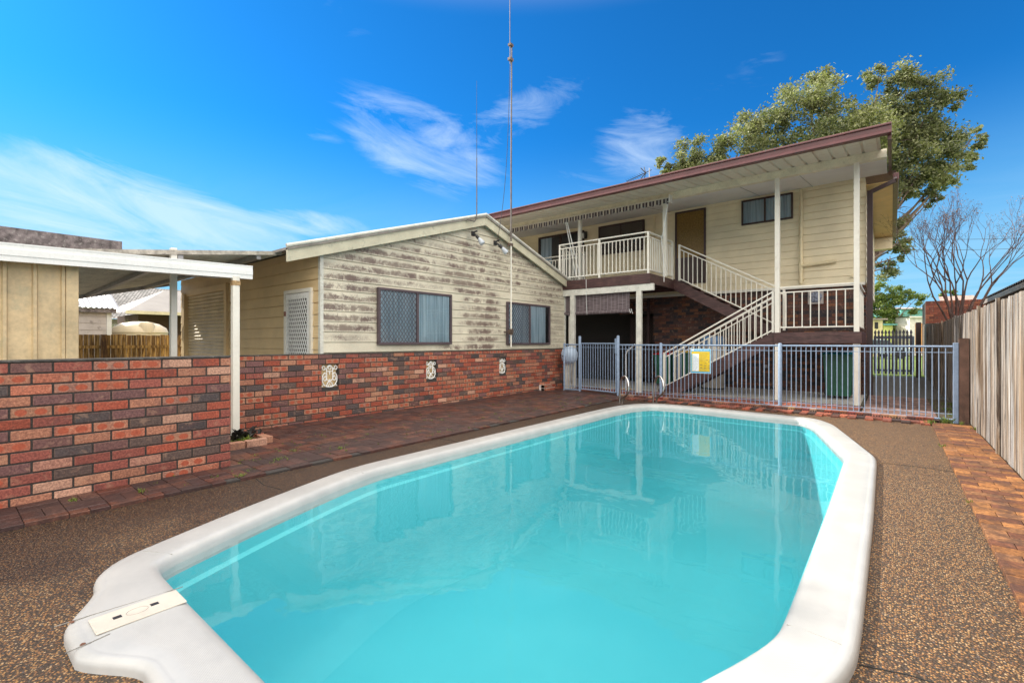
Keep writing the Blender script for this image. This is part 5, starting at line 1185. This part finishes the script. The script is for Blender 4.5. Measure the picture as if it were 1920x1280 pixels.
for k in range(150):
    cx,cy=rnd.choice([(-20.5,6.4),(-20.2,7.3),(-20.8,4.5),(-20.5,3.7)]); a=rnd.uniform(0,6.28); d=Vector((math.cos(a)*.7,math.sin(a)*.7,rnd.uniform(.2,1.2))).normalized(); b_=Vector((cx,cy,1.35+rnd.uniform(0,.4))); s_=d.cross(Vector((0,0,1))).normalized()*.02; l=rnd.uniform(.3,.6); mb.face([b_-s_,b_+s_,b_+d*l],(rnd.random(),)*3)
for cx,cy in ((-20.5,6.4),(-20.2,7.3),(-20.8,4.5),(-20.5,3.7)): mb.tube([(cx,cy,0),(cx,cy,1.6)],.05,6,(.2,.2,.2,1))
mb.build('leaves',leafB,sh_)

# ---------------------------------------------------------------- background, right
bw=thing('brick_outbuilding','red brown brick wall standing behind the bare tree','brick wall',(3,24.3,0))
mb=MB(); bricks(mb,(1.02,24.2,0),(1,0,0),(0,-1,0),4.6,33,[((.2,.05,.03),0),((.26,.07,.04),0),((.13,.035,.025),0),((.3,.1,.05),0)],[2,2,1,1]); mb.build('brickwork',brickm,bw); MB().box(1.03,5.6,24.21,27,0,2.83).build('mortar',mortar,bw)
dn=thing('dark_roof_house','neighbour house with a dark tiled roof over the right fence','house',(5,18,0))
MB().box(3.1,9,8,24.0,0,2.6).build('house_wall',paint('grey_render',(.22,.2,.19),.8,.1,2),dn)
mb=MB(); mb.mesh([(2.6,7,2.78),(2.6,24.1,2.78),(6,24.1,4.2),(6,7,4.2)],[(0,1,2,3)]); 
y=7
while y<24: mb.mesh([(2.55,y,2.78),(2.55,y+.15,2.84),(2.55,y+.3,2.78),(6,y,4.22),(6,y+.15,4.28),(6,y+.3,4.22)],[(0,1,4,3),(1,2,5,4)]); y+=.3
mb.build('tiled_roof',tilem,dn)
mb=MB(); mb.box(2.55,2.66,7,24.1,2.62,2.76); mb.build('gutter',paint('grey_gutter',(.3,.27,.25),.5),dn); MB().box(2.66,3.1,7,24.0,2.6,2.62).build('eave_lining',brown,dn)
tp=thing('tiled_roof_house','tiled roof ridge showing just above the brown brick wall','house',(6,34,0)); mb=MB(); mb.mesh([(2.0,33,3.3),(3.4,33,3.3),(3.4,35,3.75),(2.0,35,3.75)],[(0,1,2,3)]); mb.build('tiled_roof',paint('pale_tile',(.45,.3,.25),.7,.4,12),tp); MB().box(2.1,3.3,33.2,36,0,3.3).build('house_wall',white,tp)
# houses across the far lawn
def hut(label,u0,u1,v0,v1,D,dep,wm,rm,roof=.6,name='far_house',door=None,win_=None,vb=None):
    c=FW*D+RT*(D*((u0+u1)/2-960)/880); w_=(u1-u0)*D/880; h=1.28+(640-v1)*D/880
    r=thing(name,label,'house',(c.x,c.y,0)); 
    def Q(a,b_,z): p=c+RT*a+FW*b_; return (p.x,p.y,z)
    mb=MB(); mb.mesh([Q(-w_/2,0,0),Q(w_/2,0,0),Q(w_/2,dep,0),Q(-w_/2,dep,0),Q(-w_/2,0,h),Q(w_/2,0,h),Q(w_/2,dep,h),Q(-w_/2,dep,h)],[(3,2,1,0),(4,5,6,7),(0,1,5,4),(1,2,6,5),(2,3,7,6),(3,0,4,7)]); mb.build('house_wall',wm,r)
    mb=MB(); e=.25; rz=1.28+(640-v0)*D/880; mb.mesh([Q(-w_/2-e,-e,h+.05),Q(w_/2+e,-e,h+.05),Q(w_/2+e,dep,h+.05),Q(-w_/2-e,dep,h+.05),Q(-w_/2*.6,dep*.5,rz),Q(w_/2*.6,dep*.5,rz),Q(-w_/2-e,-e,h-.08),Q(w_/2+e,-e,h-.08)],[(0,1,5,4),(1,2,5),(2,3,4,5),(3,0,4),(6,7,1,0)]); mb.build('house_roof',rm,r)
    for k,(ua,ub,va,vb_,m_) in enumerate(door or []):
        mb=MB(); a=(ua-(u0+u1)/2)*D/880; b_=(ub-(u0+u1)/2)*D/880; za=1.28+(640-va)*D/880; zb=1.28+(640-vb_)*D/880
        mb.mesh([Q(a,-.04,zb),Q(b_,-.04,zb),Q(b_,-.04,za),Q(a,-.04,za),Q(a,-.01,zb),Q(b_,-.01,zb),Q(b_,-.01,za),Q(a,-.01,za)],[(0,1,2,3),(4,7,6,5),(0,4,5,1),(1,5,6,2),(2,6,7,3),(3,7,4,0)]); mb.build('door' if zb<.9 else 'window',m_,r)
    return r
ylw=paint('yellow_wall',(.72,.62,.35),.7); wh2=paint('far_white',(.75,.72,.66),.7); tl2=paint('teal_sheet',(.12,.36,.34),.6); org_=paint('orange_door',(.6,.28,.1),.6)
hut('teal walled house with a grey roof beyond the picket gate',1690,1760,572,579,60,8,tl2,paint('grey_roof',(.4,.37,.36),.7))
hut('white garage with an orange door beyond the picket gate',1706,1750,592,594,42,5,wh2,wh2,door=[(1716,1742,606,662,org_)])
hut('pale shed with a green roof edge between yellow shed and garage',1676,1704,596,599,44,5,wh2,tl2,door=[(1678,1700,612,650,paint('pale_green_panel',(.4,.5,.45),.7))])
hut('yellow cottage at the left end of the far lawn',1628,1655,594,598,40,5,ylw,paint('grey_eave',(.3,.25,.22),.7),door=[(1640,1646,604,616,DARK)])
hut('lime green painted fence panel and shed beside the far yellow cottage',1657,1674,606,608,43,3,paint('lime_wall',(.6,.65,.2),.7),tl2)
cr=thing('parked_car','pale blue parked car behind the picket gate','car',(0,0,0)); 
c=FW*36+RT*(36*(1642-960)/880); cr.location=(c.x,c.y,0); ORG[cr.name]=Vector((c.x,c.y,0))
def carp(P,w0,w1,name,mat):
    mb=MB(); n_=len(P); A=[c+RT*a-FW*w0+Vector((0,0,z)) for a,z in P]; B=[c+RT*a+FW*w1+Vector((0,0,z)) for a,z in P]
    mb.mesh(A+B,[tuple(range(n_))[::-1],tuple(range(n_,2*n_))]+[(i,(i+1)%n_,(i+1)%n_+n_,i+n_) for i in range(n_)]); return mb.build(name,mat,cr,bevel=.03,seg=2)
bd=carp([(-2.0,.35),(1.9,.35),(2.0,.7),(1.8,.85),(.9,.92),(-1.9,.95),(-2.05,.7)],.8,.8,'car_body',paint('pale_blue_car_paint',(.45,.55,.65),.25,.03))
carp([(-1.5,.93),(1.0,.93),(.4,1.38),(-1.0,1.4)],.68,.68,'cabin_glass',paint('tinted_glass',(.08,.1,.12),.1)); carp([(-1.02,1.39),(.42,1.37),(.3,1.43),(-.9,1.45)],.66,.66,'car_roof',bpy.data.materials['pale_blue_car_paint'])
for a in (-1.25,1.25):
    for s in (-.82,.82):
        p=c+RT*a+FW*s; MB().tube([p+Vector((0,0,.33))-FW*.09,p+Vector((0,0,.33))+FW*.09],.33,16).build('wheel',blackp,cr,smooth=True)
# power lines
for (va,vb_,lab) in ((470,455,'lower overhead power line crossing behind the bare tree'),(449,437,'upper overhead power line crossing behind the bare tree')):
    mb=MB(); pts=[]
    for k in range(13):
        u=1560+k*50; s_=k/12; v=va+(vb_-va)*s_+9*4*s_*(1-s_)-4; p=FW*46+RT*(46*(u-960)/880); pts.append((p.x,p.y,1.28+(640-v)*46/880))
    mb.tube(pts,.018,4); one('power_line',lab,'power line',mb,blackp,'overhead power lines')
